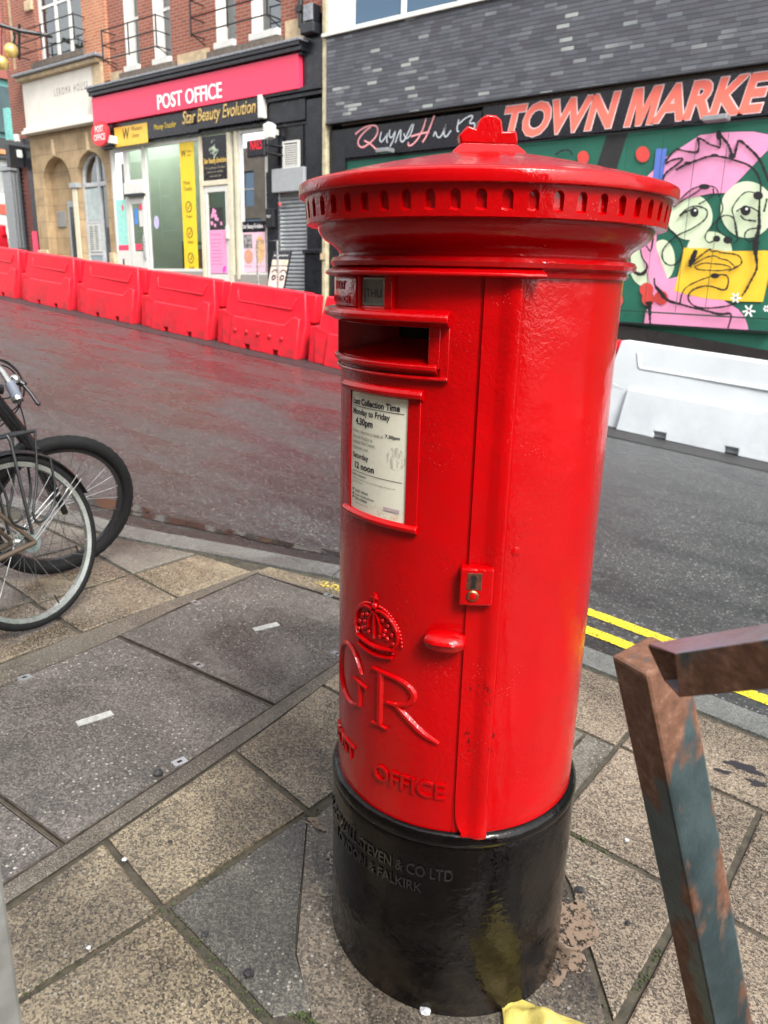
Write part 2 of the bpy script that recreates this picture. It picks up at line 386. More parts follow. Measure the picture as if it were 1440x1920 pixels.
BLKSIGN = pm('black_sign_board', (.012, .011, .016), .25)
WHITE = pm('white_upvc', (.60, .595, .56), .35, var=.06)
CREAM = pm('cream_render', (.66, .62, .55), .7, var=.06, scale=3)
CREAMP = pm('cream_paint', (.62, .56, .42), .5, var=.1)
STONEP = pm('pale_stone_trim', (.46, .35, .22), .8, var=.25, bump=.2)
STONED = pm('dark_stone_sill', (.13, .105, .085), .8, var=.4, scale=20, bump=.3)
LEAD = pm('lead_flashing', (.20, .21, .23), .45, var=.4, scale=20, bump=.4)
SIGNRED = pm('red_sign_board', (.80, .045, .11), .42, var=.03)
SIGNW = pm('white_sign_letters', (.85, .84, .83), .4, var=.02)
BLKLET = pm('black_raised_paint', (.006, .005, .005), .12, spec=.9)
YEL = pm('yellow_vinyl', (.80, .55, .02), .4, var=.05)
YEL2 = pm('yellow_sign_board', (.80, .48, .06), .4, var=.05)
GOLD = pm('gold_letters', (.62, .42, .16), .25, metal=.85, var=.3, scale=8)
GOLDF = pm('gold_print', (.75, .50, .10), .5)
GREYM = pm('grey_metal', (.30, .31, .32), .4, metal=.5, var=.1)
GREYP = pm('grey_painted_panel', (.30, .32, .33), .5, var=.06)
STEEL = pm('zinc_steel', (.55, .56, .57), .28, metal=.9, var=.15)
SHUT = pm('galvanised_shutter', (.34, .36, .37), .38, metal=.6, var=.12)
PINK = pm('pink_print', (.75, .30, .50), .5, var=.04)
PINKL = pm('pale_pink_print', (.80, .50, .60), .5, var=.04)
INK = pm('black_ink', (.02, .02, .022), .6)
INKG = pm('faded_ink', (.16, .16, .15), .6)
GREENW = pm('mural_green', (.012, .115, .075), .55, var=.12, scale=3, bump=.05)
MPINK = pm('mural_pink', (.78, .30, .50), .55, var=.05, scale=4)
MCREAM = pm('mural_cream', (.62, .72, .50), .55, var=.05)
MYEL = pm('mural_yellow', (.85, .52, .035), .55, var=.05)
MRED = pm('mural_red', (.58, .055, .045), .55, var=.06)
MBLUE = pm('mural_blue', (.09, .16, .52), .55, var=.05)
CORAL = pm('coral_letters', (.86, .17, .12), .45, var=.04)
CORALW = pm('pale_pink_outline', (.85, .62, .62), .45, var=.03)
TEAL = pm('teal_panel', (.16, .46, .42), .4)
TEALG = pm('teal_poster', (.30, .62, .55), .5)
GLASS = glass_mat('shop_glass'); GLASSUP = glass_mat('upper_glass', (.35, .4, .42), .12); GLASSD = glass_mat('dark_glass', (.25, .3, .3), .05)
def sky_glass():
    t = NT('bluish_window_glass'); return t.out((.05, .10, .16), .04, None, Specular_IOR_Level=1.0, Metallic=.45)
GLASSB = sky_glass()
SPOKE = pm('spoke_steel', (.25, .25, .25), .3, metal=.9)
RUBBER = pm('tyre_rubber', (.007, .007, .0075), .75, var=.3, scale=40, bump=.3, bscale=300, spec=.25)
BIKEBLK = pm('black_bike_paint', (.010, .010, .012), .25)
CHROME = pm('polished_alloy', (.62, .62, .60), .22, metal=.95, var=.15, scale=30)
ALLOY = pm('wheel_rim_alloy', (.36, .37, .35), .3, metal=.75, var=.2, scale=20)
BRONZE = pm('brown_frame_paint', (.07, .050, .034), .3)
GRIP = pm('grey_grip_rubber', (.14, .16, .20), .6)
BRASS = pm('brass', (.26, .14, .06), .4, metal=.9, var=.3, scale=200)
HOLE = pm('dark_void', (.004, .003, .003), .9)
MOSS = pm('moss', (.045, .060, .02), .95, var=.5, scale=80, bump=.6, bscale=200)
STONEB = pm('black_pebble', (.02, .02, .022), .5, var=.4, scale=60, bump=.4)
STONEW = pm('pale_pebble', (.45, .46, .48), .6)
# ================================================================ THE PILLAR BOX
BR = .239                                     # body radius
DZ = -99.0                                    # azimuth of the door centre (degrees)
def cy(az, z, r): a = R_(az); return (r * cos(a), r * sin(a), z)
def wrap_text(mb, body, az0, z, r, w=None, h=None, depth=.0, center=False, **k):
    vs, fs = text_geo(body, w, h, depth=depth, **k); W = max(v[0] for v in vs)
    az = az0 - (math.degrees(W / r) / 2 if center else 0)
    return mb.add([cy(az + math.degrees(a / r), z + b, r + c) for a, b, c in vs], fs)
pb = thing('pillar_box', 'glossy red cast iron pillar box with black base standing on the pavement', 'pillar box', (0, 0, 0))
# body shell with the posting aperture cut out
AP = (-133.0, -76.5, 1.2285, 1.2815)
bm_ = MB(); nA = 144
azs = sorted(set([-180 + 360 / nA * i for i in range(nA)] + [AP[0], AP[1], -141, -140.4, -58.6, -58.0]))
zs = [.395, .6, .8, 1.0, 1.15, AP[2], AP[3], 1.3, 1.362]
for i in range(len(azs)):
    a0 = azs[i]; a1 = azs[i + 1] if i + 1 < len(azs) else azs[0] + 360
    for j in range(len(zs) - 1):
        z0, z1 = zs[j], zs[j + 1]
        if AP[0] - .01 <= a0 and a1 <= AP[1] + .01 and z0 >= AP[2] - 1e-4 and z1 <= AP[3] + 1e-4: continue
        r = BR - (.0018 if (a0 in (-141, -58.6)) else 0)
        bm_.quad(cy(a0, z0, r), cy(a1, z0, r), cy(a1, z1, r), cy(a0, z1, r))
        if r != BR: bm_.quad(cy(a0, z0, BR), cy(a0, z0, r), cy(a0, z1, r), cy(a0, z1, BR)); bm_.quad(cy(a1, z0, r), cy(a1, z0, BR), cy(a1, z1, BR), cy(a1, z1, r))
body = bm_.build('body', RED, pb, smooth=30, weld=True)
# aperture throat: floor rising inwards, sides, roof
m = MB(); N = 16
def apz(k): return AP[0] + (AP[1] - AP[0]) * k / N
for k in range(N):
    a, b = apz(k), apz(k + 1); ri = BR - .105
    m.quad(cy(a, AP[2], BR), cy(b, AP[2], BR), cy(b, AP[2] + .030, ri), cy(a, AP[2] + .030, ri))
    m.quad(cy(a, AP[3], BR), cy(b, AP[3], BR), cy(b, AP[3] + .006, ri), cy(a, AP[3] + .006, ri))
for a in (AP[0], AP[1]): m.quad(cy(a, AP[2], BR), cy(a, AP[3], BR), cy(a, AP[3] + .006, BR - .105), cy(a, AP[2] + .03, BR - .105))
m.build('aperture', RED, pb, smooth=40)
m = MB()
for k in range(N): a, b = apz(k), apz(k + 1); m.quad(cy(a, 1.235, BR - .10), cy(b, 1.235, BR - .10), cy(b, 1.30, BR - .10), cy(a, 1.30, BR - .10))
m.build('aperture_back', HOLE, pb)
def band(mb, a0, a1, prof, n=28):
    """closed profile [(dr,z)...] swept round the body from a0 to a1"""
    k = len(prof); vs = [cy(a0 + (a1 - a0) * i / n, z, BR + dr) for i in range(n + 1) for dr, z in prof]
    fs = [(i * k + j, i * k + (j + 1) % k, (i + 1) * k + (j + 1) % k, (i + 1) * k + j) for i in range(n) for j in range(k)]
    fs += [tuple(range(k)), tuple(n * k + j for j in range(k))[::-1]]
    return mb.add(vs, fs)
# frame of the aperture: hood, jambs, sill
m = MB()
band(m, -141.5, -68.4, [(-.004, 1.309), (.026, 1.303), (.030, 1.298), (.030, 1.291), (.012, 1.2835), (-.004, 1.2835)])
band(m, -75.9, -71.8, [(-.004, 1.222), (.006, 1.222), (.006, 1.284), (-.004, 1.284)], 4)
band(m, -138, -133.5, [(-.004, 1.222), (.006, 1.222), (.006, 1.284), (-.004, 1.284)], 4)
band(m, -138, -72.5, [(-.004, 1.2265), (.006, 1.2285), (.011, 1.226), (.012, 1.220), (.006, 1.214), (-.004, 1.213)])
band(m, -141, -68.6, [(-.004, 1.2105), (.007, 1.2105), (.009, 1.2065), (.006, 1.2035), (-.004, 1.2035)])
band(m, -71.9, -68.6, [(-.004, 1.203), (.003, 1.203), (.003, 1.292), (-.004, 1.292)], 3)
m.build('aperture_frame', RED, pb, smooth=45, bevel=.0012)
# drip moulding above the door
m = MB(); band(m, -152, -38.5, [(-.004, 1.3675), (.016, 1.3665), (.027, 1.3615), (.028, 1.3575), (.024, 1.355), (-.004, 1.3545)], 60)
m.build('drip_moulding', RED, pb, smooth=45, bevel=.001)
# raised panel with the words NEXT COLLECTION
m = MB(); band(m, -139, -109, [(-.004, 1.3545), (.010, 1.3545), (.012, 1.351), (.012, 1.307), (-.004, 1.305)], 16)
pn = m.build('collection_panel', RED, pb, smooth=40, bevel=.001)
m = MB(); wrap_text(m, 'NEXT', -123, 1.333, BR + .0115, h=.013, depth=.0022, center=True, offset=.02, space=1.1)
wrap_text(m, 'COLLECTION', -124, 1.312, BR + .0115, h=.011, w=.092, depth=.0022, center=True, offset=.02)
m.build('lettering', RED, pn)
# collection tablet holder
m = MB(); A0, A1 = -107.3, -94.3
band(m, A0 - 1.6, A0, [(-.004, 1.3545), (.010, 1.3545), (.010, 1.306), (-.004, 1.306)], 3)
band(m, A1, A1 + 3.4, [(-.004, 1.3545), (.009, 1.3545), (.009, 1.306), (-.004, 1.306)], 3)
band(m, A0, A1, [(-.004, 1.310), (.006, 1.310), (.008, 1.306), (-.004, 1.304)], 6)
hd = m.build('tablet_holder', RED, pb, smooth=40, bevel=.001)
m = MB(); band(m, A0 + .3, A1 - .3, [(-.002, 1.3515), (.0035, 1.3515), (.0035, 1.3105), (-.002, 1.3105)], 8)
tb = m.build('day_tablet', pm('brushed_enamel', (.17, .18, .15), .35, metal=.3, var=.2), hd)
m = MB()
for a in (A0 + .3, A1 - 1.2): band(m, a, a + .9, [(.002, 1.3515), (.006, 1.3515), (.006, 1.3105), (.002, 1.3105)], 2)
for z in (1.3488, 1.3105): band(m, A0 + 1.2, A1 - 1.2, [(.002, z), (.006, z), (.006, z + .0027), (.002, z + .0027)], 6)
m.build('tablet_rim', pm('nickel_rim', (.35, .36, .33), .25, metal=.8), tb)
m = MB(); wrap_text(m, 'THU', (A0 + A1) / 2, 1.3225, BR + .0042, h=.0125, w=.036, center=True); m.build('lettering', INK, tb)
# collection times notice in its frame
NA0, NA1, NZ0, NZ1 = -115.6, -83.4, .971, 1.172
m = MB()
for a0, a1 in ((NA0 - 4.6, NA0), (NA1, NA1 + 5.2)): band(m, a0, a1, [(-.004, NZ0 - .012), (.004, NZ0 - .012), (.004, NZ1 + .012), (-.004, NZ1 + .012)], 5)
band(m, NA0 - 5, NA1 + 6, [(-.004, NZ1 - .001), (.005, NZ1), (.012, NZ1 + .004), (.013, NZ1 + .010), (.008, NZ1 + .016), (-.004, NZ1 + .018)])
band(m, NA0 - 5, NA1 + 5.5, [(-.004, NZ0 + .001), (.006, NZ0), (.011, NZ0 - .004), (.011, NZ0 - .009), (.006, NZ0 - .014), (-.004, NZ0 - .016)])
nf = m.build('notice_frame', RED, pb, smooth=45, bevel=.001)
t = NT('notice_enamel'); dirt = t.ramp(t.noise(55, 5, .7), [(.52, 0), (.74, 1)])
zz = t.ramp(t.sep(t.tc)[2], [(.972, 1), (1.01, .18)]); t_ = t.mix(t.math('MULTIPLY', dirt, zz), (.70, .68, .56), (.50, .34, .17))
sc_ = t.node('ShaderNodeVectorMath', operation='DISTANCE'); t.put(sc_.inputs[0], t.tc); t.put(sc_.inputs[1], cy(-88.5, 1.075, BR))
k_ = t.math('MULTIPLY', t.math('LESS_THAN', sc_.outputs['Value'], .019), t.ramp(t.noise(240, 3, vec=t.mapv((1, 1, .4))), [(.45, 0), (.6, .6)]))
NOTM = t.out(t.mix(k_, t_, (.30, .27, .22)), .25)
m = MB(); band(m, NA0, NA1, [(-.002, NZ0), (.0015, NZ0), (.0015, NZ1), (-.002, NZ1)], 20); npl = m.build('notice_plate', NOTM, nf)
m = MB(); m2 = MB(); rr = BR + .0022
def nx(u): return NA0 + (NA1 - NA0) * u                                # 0..1 across the plate
Wd = R_(NA1 - NA0) * rr; H = NZ1 - NZ0
def nt_(mb, s, u, v, w, h, off=.02, **k): wrap_text(mb, s, nx(u), NZ1 - v * H, rr, w=w * Wd, h=h * H, offset=off, **k)
nt_(m, 'Last Collection Time', .05, .103, .84, .055, .03); nt_(m, 'Monday to Friday', .05, .20, .70, .068, .02)
nt_(m, '4.30pm', .11, .285, .36, .078, .03)
nt_(m2, 'A later collection is made at', .05, .335, .60, .030, 0); nt_(m, '7.30pm', .68, .332, .22, .036, .03)
nt_(m2, 'from the Postbox at', .05, .385, .42, .034, 0); nt_(m2, 'Sheffield Mail Centre,', .05, .432, .47, .034, 0); nt_(m2, 'Brightside Lane', .05, .482, .34, .036, 0)
nt_(m, 'Saturday', .05, .565, .35, .060, .02); nt_(m, '12 noon', .10, .64, .41, .058, .03)
nt_(m, 'Other Collections', .05, .705, .31, .020, .01)
nt_(m2, 'Additional collections may be made throughout the day until', .05, .738, .80, .016, 0); nt_(m2, 'the last time shown', .05, .762, .24, .014, 0)
nt_(m, '03457 740740', .12, .845, .28, .022, .01); nt_(m, 'www.royalmail.com', .12, .883, .40, .024, .01); nt_(m, '0345 6000606', .12, .912, .27, .022, .01)
nt_(m2, 'Postbox number S1 165', .12, .945, .28, .014, 0)
for v in (.118, .668): 
    for i in range(12): a, b = nx(.05 + .9 * i / 12), nx(.05 + .9 * (i + 1) / 12); z = NZ1 - v * H; m.quad(cy(a, z, rr), cy(b, z, rr), cy(b, z + .0009, rr), cy(a, z + .0009, rr))
for v in (.835, .875, .905): m.quad(cy(nx(.05), NZ1 - v * H, rr), cy(nx(.09), NZ1 - v * H, rr), cy(nx(.09), NZ1 - v * H + .003, rr), cy(nx(.05), NZ1 - v * H + .003, rr))
m.build('lettering', INK, npl); m2.build('small_print', INKG, npl)
m = MB(); z = NZ1 - .925 * H
for i in range(4): a, b = nx(.68 + .24 * i / 4), nx(.68 + .24 * (i + 1) / 4); m.quad(cy(a, z, rr), cy(b, z, rr), cy(b, z + .0062, rr), cy(a, z + .0062, rr))
m.build('faded_logo', pm('faded_red_print', (.42, .33, .36), .5), npl)
m = MB(); wrap_text(m, 'Royal Mail', nx(.80), z + .0016, rr + .0006, h=.0035, center=True); m.build('logo_lettering', pm('pale_print', (.62, .60, .54), .5), npl)
# door edge strip, running down over the black base
m = MB(); prof = [(-58.0, .0), (-57.4, .0035), (-52.5, .0035), (-51.2, .0045), (-49.2, .0095), (-47, .0125), (-45, .0115), (-43.9, .007), (-43.4, 0)]
zz_ = [(.4000, .0060), (.4025, .0080), (.410, .0070), (.42, .0035), (.44, .001), (.48, 0), (.62, 0), (.85, 0), (1.1, 0), (1.3545, 0)]
for i in range(len(prof) - 1):
    (a, ra), (b, rb) = prof[i], prof[i + 1]
    for j in range(len(zz_) - 1):
        (za, ea), (zb, eb) = zz_[j], zz_[j + 1]; q = lambda az, rr_, z, e: cy(az + (max(0, -54.2 - az) * min(1, e / .0075)), z, BR + (rr_ * (1 - .55 * min(1, e / .013)) + e if rr_ > 0 else -.002))
        m.quad(q(a, ra, za, ea), q(b, rb, za, ea), q(b, rb, zb, eb), q(a, ra, zb, eb))
m.build('door_edge_strip', RED, pb, smooth=35, weld=True)
# lock, handle, rivet
m = MB(); band(m, -60.3, -48.4, [(-.004, .853), (.021, .853), (.021, .916), (-.004, .916)], 6)
lk = m.build('lock_housing', RED, pb, bevel=.003)
m = MB(); band(m, -58.0, -52.6, [(.018, .880), (.0216, .880), (.0216, .909), (.018, .909)], 3); kp = m.build('keyhole_plate', pm('worn_key_plate', (.10, .035, .02), .5, metal=.4, var=.6, scale=150), lk, bevel=.001)
m = MB(); 
def disc(mb, az, z, r, rad, sxz=1, n=14):
    c = cy(az, z, r); mb.poly([(cy(az + math.degrees(rad * cos(2 * pi * i / n) / r), z + rad * sxz * sin(2 * pi * i / n), r)) for i in range(n)])
disc(m, -55.5, .901, BR + .0222, .0050); m.quad(cy(-56.0, .901, BR + .0222), cy(-55.0, .901, BR + .0222), cy(-54.7, .884, BR + .0222), cy(-56.3, .884, BR + .0222)); m.build('keyhole', HOLE, kp)
def knob(mb, az, z, r, rad, d, n=20):
    e = Vector(cy(az, 0, 1)); t_ = Vector((-e.y, e.x, 0)); c = Vector(cy(az, z, r)); vs = []; P = [(1, 0), (1, .6), (.8, 1), (0.01, 1)]
    for k, h in P: vs += [c + (t_ * cos(2 * pi * i / n) + Vector((0, 0, 1)) * sin(2 * pi * i / n)) * rad * k + e * d * h for i in range(n)]
    fs = [(a * n + i, a * n + (i + 1) % n, (a + 1) * n + (i + 1) % n, (a + 1) * n + i) for a in range(len(P) - 1) for i in range(n)]
    return mb.add(vs, fs)
m = MB(); knob(m, -55.6, .8705, BR + .0205, .0095, .004); m.build('key_cap', BRASS, lk, smooth=40)
m = MB(); knob(m, -55.6, .8705, BR + .0240, .0060, .0015); m.build('key_cap_centre', RED, lk, smooth=40)
m = MB(); knob(m, -39.3, .937, BR - .001, .008, .002); m.build('rivet', RED, pb, smooth=60)
m = MB(); n_ = 22; vs = []; c0 = -64.8
for i in range(15):
    t_ = pi * i / 14
    for k in range(n_):
        a = 2 * pi * k / n_; X = -.036 * cos(t_); s_ = sin(t_) ** .55
        vs.append(cy(c0 + math.degrees(X / .26), .785 - .002 * cos(a) + .0185 * s_ * sin(a) - .003 * s_, BR + .008 + .024 * s_ * cos(a) + (.006 if sin(a) > 0 else 0) * s_))
m.add(vs, [(i * n_ + k, i * n_ + (k + 1) % n_, (i + 1) * n_ + (k + 1) % n_, (i + 1) * n_ + k) for i in range(14) for k in range(n_)]); m.build('handle', RED, pb, smooth=70)
# raised cypher: crown, G and R
def rel(mb, pts, wd, h=.005, r=BR - .0006, it=2, flat=.45):
    """raised stroke; pts (azimuth, z); wd in metres, may vary along the stroke"""
    m_ = len(pts); ws = wd if isinstance(wd, list) else [wd] * m_
    k = .0042; P = smooth_pts([(a * k, z, w_) for (a, z), w_ in zip(pts, ws)], it)
    L, Q = ribbon([(p[0], p[1]) for p in P], [p[2] for p in P]); L2, Q2 = ribbon([(p[0], p[1]) for p in P], [p[2] * flat for p in P])
    rows = []
    for a, b, c, d in zip(L, L2, Q2, Q): rows += [cy(a[0] / k, a[1], r), cy(b[0] / k, b[1], r + h), cy(c[0] / k, c[1], r + h), cy(d[0] / k, d[1], r)]
    n = len(P); fs = [(i * 4 + j, i * 4 + j + 1, i * 4 + j + 5, i * 4 + j + 4) for i in range(n - 1) for j in range(3)]
    fs += [(0, 1, 2, 3), ((n - 1) * 4 + 3, (n - 1) * 4 + 2, (n - 1) * 4 + 1, (n - 1) * 4)]
    return mb.add(rows, fs)
cyp = None
m = MB()                                      # letter G
rel(m, [(-105.3, .668), (-108.5, .690), (-113.5, .7035), (-119, .704), (-124, .690), (-127.5, .66), (-128, .63), (-125, .605), (-119.5, .590), (-112.5, .588), (-106.0, .600)], [.004, .006, .008, .010, .014, .017, .017, .015, .011, .008, .008], .006)
rel(m, [(-107.2, .683), (-105.0, .664)], [.003, .008], .005, it=0)
rel(m, [(-106.3, .646), (-106.3, .598)], .013, .006, it=0); rel(m, [(-110.8, .648), (-101.2, .644)], .006, .006, it=0)
G1 = m.build('letter', RED, pb, smooth=30)
m = MB()                                      # letter R
rel(m, [(-93.5, .690), (-93.3, .587)], .015, .006, it=0); rel(m, [(-97.6, .692), (-86, .6905), (-79.5, .683), (-76.6, .667), (-78, .650), (-83.5, .6385), (-89.5, .637)], [.006, .009, .012, .015, .014, .009, .006], .006)
rel(m, [(-97.3, .584), (-88.9, .584)], .006, .006, it=0)
rel(m, [(-85.5, .640), (-79, .618), (-73, .597), (-65.5, .583)], [.010, .014, .014, .006], .006)
m.build('letter', RED, pb, smooth=30)
m = MB()                                      # crown
def bead(az, z, s, hh=1): m.ball(cy(az, z, BR + .001), s, 8)
for s_ in (-1, 1):
    o_ = -97.2
    rel(m, [(o_ + s_ * 1.2, .804), (o_ + s_ * 5, .806), (o_ + s_ * 9.5, .795), (o_ + s_ * 12.4, .776), (o_ + s_ * 12.6, .757), (o_ + s_ * 10.5, .744)], [.007, .008, .009, .009, .009, .007], .007)
    for i in range(15):
        t_ = i / 14; a = o_ + s_ * (2.5 + 11.6 * sin(t_ * 1.5)); z = .812 - .060 * t_ ** 1.7
        bead(a, z, .0033)
    rel(m, [(o_ + s_ * .8, .800), (o_ + s_ * 3.4, .782), (o_ + s_ * 3.8, .765)], .005, .006)
    for a, z in ((4.6, .789), (7.4, .783), (6, .772), (9.5, .768), (3.2, .757), (7.2, .758), (10.2, .752), (5.2, .763)): bead(o_ + s_ * a, z, .0048)
rel(m, [(-108.3, .742), (-103, .737), (-97.2, .735), (-91.5, .737), (-86.2, .742)], .006, .008); rel(m, [(-107, .727), (-102, .7215), (-97.2, .7195), (-92, .7215), (-87.2, .727)], .006, .008)
for i in range(9): bead(-107 + i * 2.45, .7305 + .0035 * abs(i - 4) / 4, .0038)
rel(m, [(-97.2, .800), (-97.2, .750)], .007, .006, it=0)
for i in range(6): bead(-97.2, .796 - i * .008, .0036)
bead(-97.2, .811, .0068); rel(m, [(-97.2, .818), (-97.2, .834)], [.004, .009], .006, it=0); rel(m, [(-99.0, .826), (-95.4, .826)], .005, .006, it=0)
m.build('crown', RED, pb, smooth=50)
m = MB(); wrap_text(m, 'OFFICE', -95.6, .470, BR - .001, w=R_(34) * BR, h=.033, depth=.005, offset=.012)
wrap_text(m, 'POST', -134.0, .470, BR - .001, w=R_(24) * BR, h=.033, depth=.005, offset=.012); m.build('lettering', RED, pb)
# base
m = MB(); m.lathe([(.22, .402), (.236, .4035), (.2425, .404), (.2475, .4005), (.2515, .394), (.2525, .386), (.2505, .379), (.248, .3755), (.2495, .372), (.2505, .366), (.2505, .12), (.2510, .06), (.2525, .01), (.2525, -.045)], 128)
ba = m.build('base', BLACKP, pb, smooth=40)
m = MB(); wrap_text(m, 'McDOWALL STEVEN & CO LTD', -133, .307, .2495, w=R_(76.5) * .2495, h=.024, depth=.0042, offset=.012)
wrap_text(m, 'LONDON & FALKIRK', -121, .272, .2495, w=R_(52) * .2495, h=.022, depth=.0042, offset=.012); m.build('lettering', BLKLET, ba, bevel=.0008)
# cap: necking, band with arched flutes, dome
m = MB(); m.lathe([(.230, 1.3545), (.2445, 1.3565), (.2465, 1.361), (.2445, 1.3655), (.2475, 1.367), (.2555, 1.370), (.2580, 1.3765), (.2545, 1.3825), (.2475, 1.3845), (.2440, 1.3860), (.2428, 1.3885), (.2440, 1.3925), (.2490, 1.3985), (.2570, 1.4045), (.2670, 1.4100), (.2740, 1.4165), (.2785, 1.4240), (.2800, 1.4310), (.2795, 1.4375), (.29, 1.4375)], 144)
m.build('neck', RED, pb, smooth=38)
m = MB(); NN = 54; z0, z1, rb = 1.4330, 1.4760, .2975
m.lathe([(.278, z0 - .001), (.295, z0 - .001), (rb, z0)], 144)
for i in range(NN):
    ac = 360 / NN * i; hw = 180 / NN; uu = lambda a: math.degrees(a / rb)
    x1_ = R_(hw) * rb; cx = 0; czz = z0 + .026; hx = .0074; arc = []
    rect = []; ys = (z0 + .0085, czz)
    pts = []
    for k in range(13):
        th = pi * k / 12; pts.append((hx * cos(th), czz + .0085 * sin(th)))
    pts += [(-hx, ys[0]), (0, ys[0] - .0015), (hx, ys[0])]
    cen = (0, z0 + .023)
    def proj_rect(p):
        dx, dy = p[0] - cen[0], p[1] - cen[1]; tx = x1_ / abs(dx) if abs(dx) > 1e-9 else 9e9; ty = ((z1 - cen[1]) if dy > 0 else (cen[1] - z0)) / abs(dy) if abs(dy) > 1e-9 else 9e9
        t_ = min(tx, ty); return (cen[0] + dx * t_, cen[1] + dy * t_)
    outer = [proj_rect(p) for p in pts]
    # snap the nearest outer points to the cell corners
    for cx_, cz_ in ((x1_, z1), (-x1_, z1), (x1_, z0), (-x1_, z0)):
        j = min(range(len(outer)), key=lambda q: (outer[q][0] - cx_) ** 2 + (outer[q][1] - cz_) ** 2); outer[j] = (cx_, cz_)
    n = len(pts); tilt = lambda z: (z - z0) / (z1 - z0) * .004
    vs = [cy(ac + uu(p[0]), p[1], rb + tilt(p[1])) for p in outer] + [cy(ac + uu(p[0]), p[1], rb + tilt(p[1])) for p in pts] + [cy(ac + uu(p[0] * .85), p[1] + (.0035 if q > 12 else -.0012), rb - .0046) for q, p in enumerate(pts)]
    fs = [(k, (k + 1) % n, n + (k + 1) % n, n + k) for k in range(n)] + [(n + k, n + (k + 1) % n, 2 * n + (k + 1) % n, 2 * n + k) for k in range(n)] + [tuple(2 * n + k for k in range(n))]
    m.add(vs, fs)
m.build('fluted_band', RED, pb, smooth=28, weld=True)
m = MB(); dome = [(.300, 1.4750), (.3110, 1.4735), (.3145, 1.4737), (.3165, 1.4752), (.3170, 1.4775), (.3163, 1.4900), (.3150, 1.4922), (.3105, 1.4945)]
for i in range(1, 15):
    r = .3105 * (1 - i / 14) ** 1.0; dome.append((max(r, .0005), 1.4945 + .0605 * (1 - (r / .3105) ** 1.35)))
m.lathe([(r * .980, z) for r, z in dome], 144); m.build('dome', RED, pb, smooth=38)
m = MB()                                      # cast lug on the dome
e1 = Vector((cos(R_(-47)), sin(R_(-47)), 0)); e2 = Vector((-e1.y, e1.x, 0)); z0 = 1.549
ol = [(-.046, .0), (-.050, .012), (-.036, .027), (-.022, .022), (-.0165, .037), (-.006, .0445), (.010, .0435), (.0195, .037), (.0225, .020), (.045, .022), (.049, .005), (.045, 0)]
m.prism(ol, lambda a, b: e2 * a + e1 * .013 + Vector((0, 0, z0 + .016 + b)), lambda a, b: e2 * a - e1 * .013 + Vector((0, 0, z0 + .016 + b)))
ol = [(-.066, -.01), (-.060, .004), (-.046, .016), (.046, .017), (.058, .006), (.066, -.01)]
m.prism(ol, lambda a, b: e2 * a + e1 * (.032 - b * .8) + Vector((0, 0, z0 + b)), lambda a, b: e2 * a - e1 * (.032 - b * .8) + Vector((0, 0, z0 + b)))
m.build('finial', RED, pb, smooth=50, bevel=.004, seg=3)
le = Vector((cos(R_(-59)), sin(R_(-59)), 0))            # the old box leans slightly
pb.rotation_mode = 'QUATERNION'; pb.rotation_quaternion = (Vector((0, 0, 1)) + le * math.tan(R_(.75))).to_track_quat('Z', 'Y') if 0 else Vector((0, 0, 1)).rotation_difference((Vector((0, 0, 1)) + le * math.tan(R_(.75))).normalized())
# ================================================================ GROUND
def sheet(name, pts, mat, dz=0.0):
    m = MB(); m.poly([(x, y, gz(x) + dz) for x, y in pts]); return struct(m.build(name, mat))
sheet('ground', [(-160, -120), (120, -120), (120, 160), (-160, 160)], pm('ground_earth', (.10, .10, .10), .7), -.16)
KO = [(-14, -1.2), (-6, .12), (-3.4, .62), (-2.43, .86), (-2.27, .92), (-1.85, 1.11), (-1.4, 1.30), (-1.0, 1.39), (-.31, 1.43), (.4, 1.43), (3, 1.41), (12, 1.36), (60, 1.2)]
def koff(d):
    L, Q = ribbon(KO, 2 * d); return Q
RD = -.055                                                             # road surface below the pavement
m = MB(); out_ = [(-60, 8.0), (-30, 8.0), (60, 8.0)]
rows = []
for x in [-100, -60, -40, -30, -25, -20, -16, -14, -12, -10, -8, -6, -5, -4, -3.4, -3, -2.43, -2, -1.6, -1, -.3, .4, 1.2, 2, 3, 5, 8, 12, 20, 40, 60]:
    ky = [((x - a[0]) / (b[0] - a[0]) * (b[1] - a[1]) + a[1]) for a, b in zip(KO, KO[1:]) if a[0] <= x <= b[0]]
    rows.append((x, (ky[0] if ky else (-8 if x < -14 else 1.2)) - .05))
for (x0, y0), (x1, y1) in zip(rows, rows[1:]):
    for a in range(4):
        f0, f1 = a / 4, (a + 1) / 4
        m.add([(x0, y0 + (8.05 - y0) * f0, gz(x0) + RD), (x1, y1 + (8.05 - y1) * f0, gz(x1) + RD), (x1, y1 + (8.05 - y1) * f1, gz(x1) + RD), (x0, y0 + (8.05 - y0) * f1, gz(x0) + RD)], [(0, 1, 2, 3)])
struct(m.build('road', ASPH, weld=True))
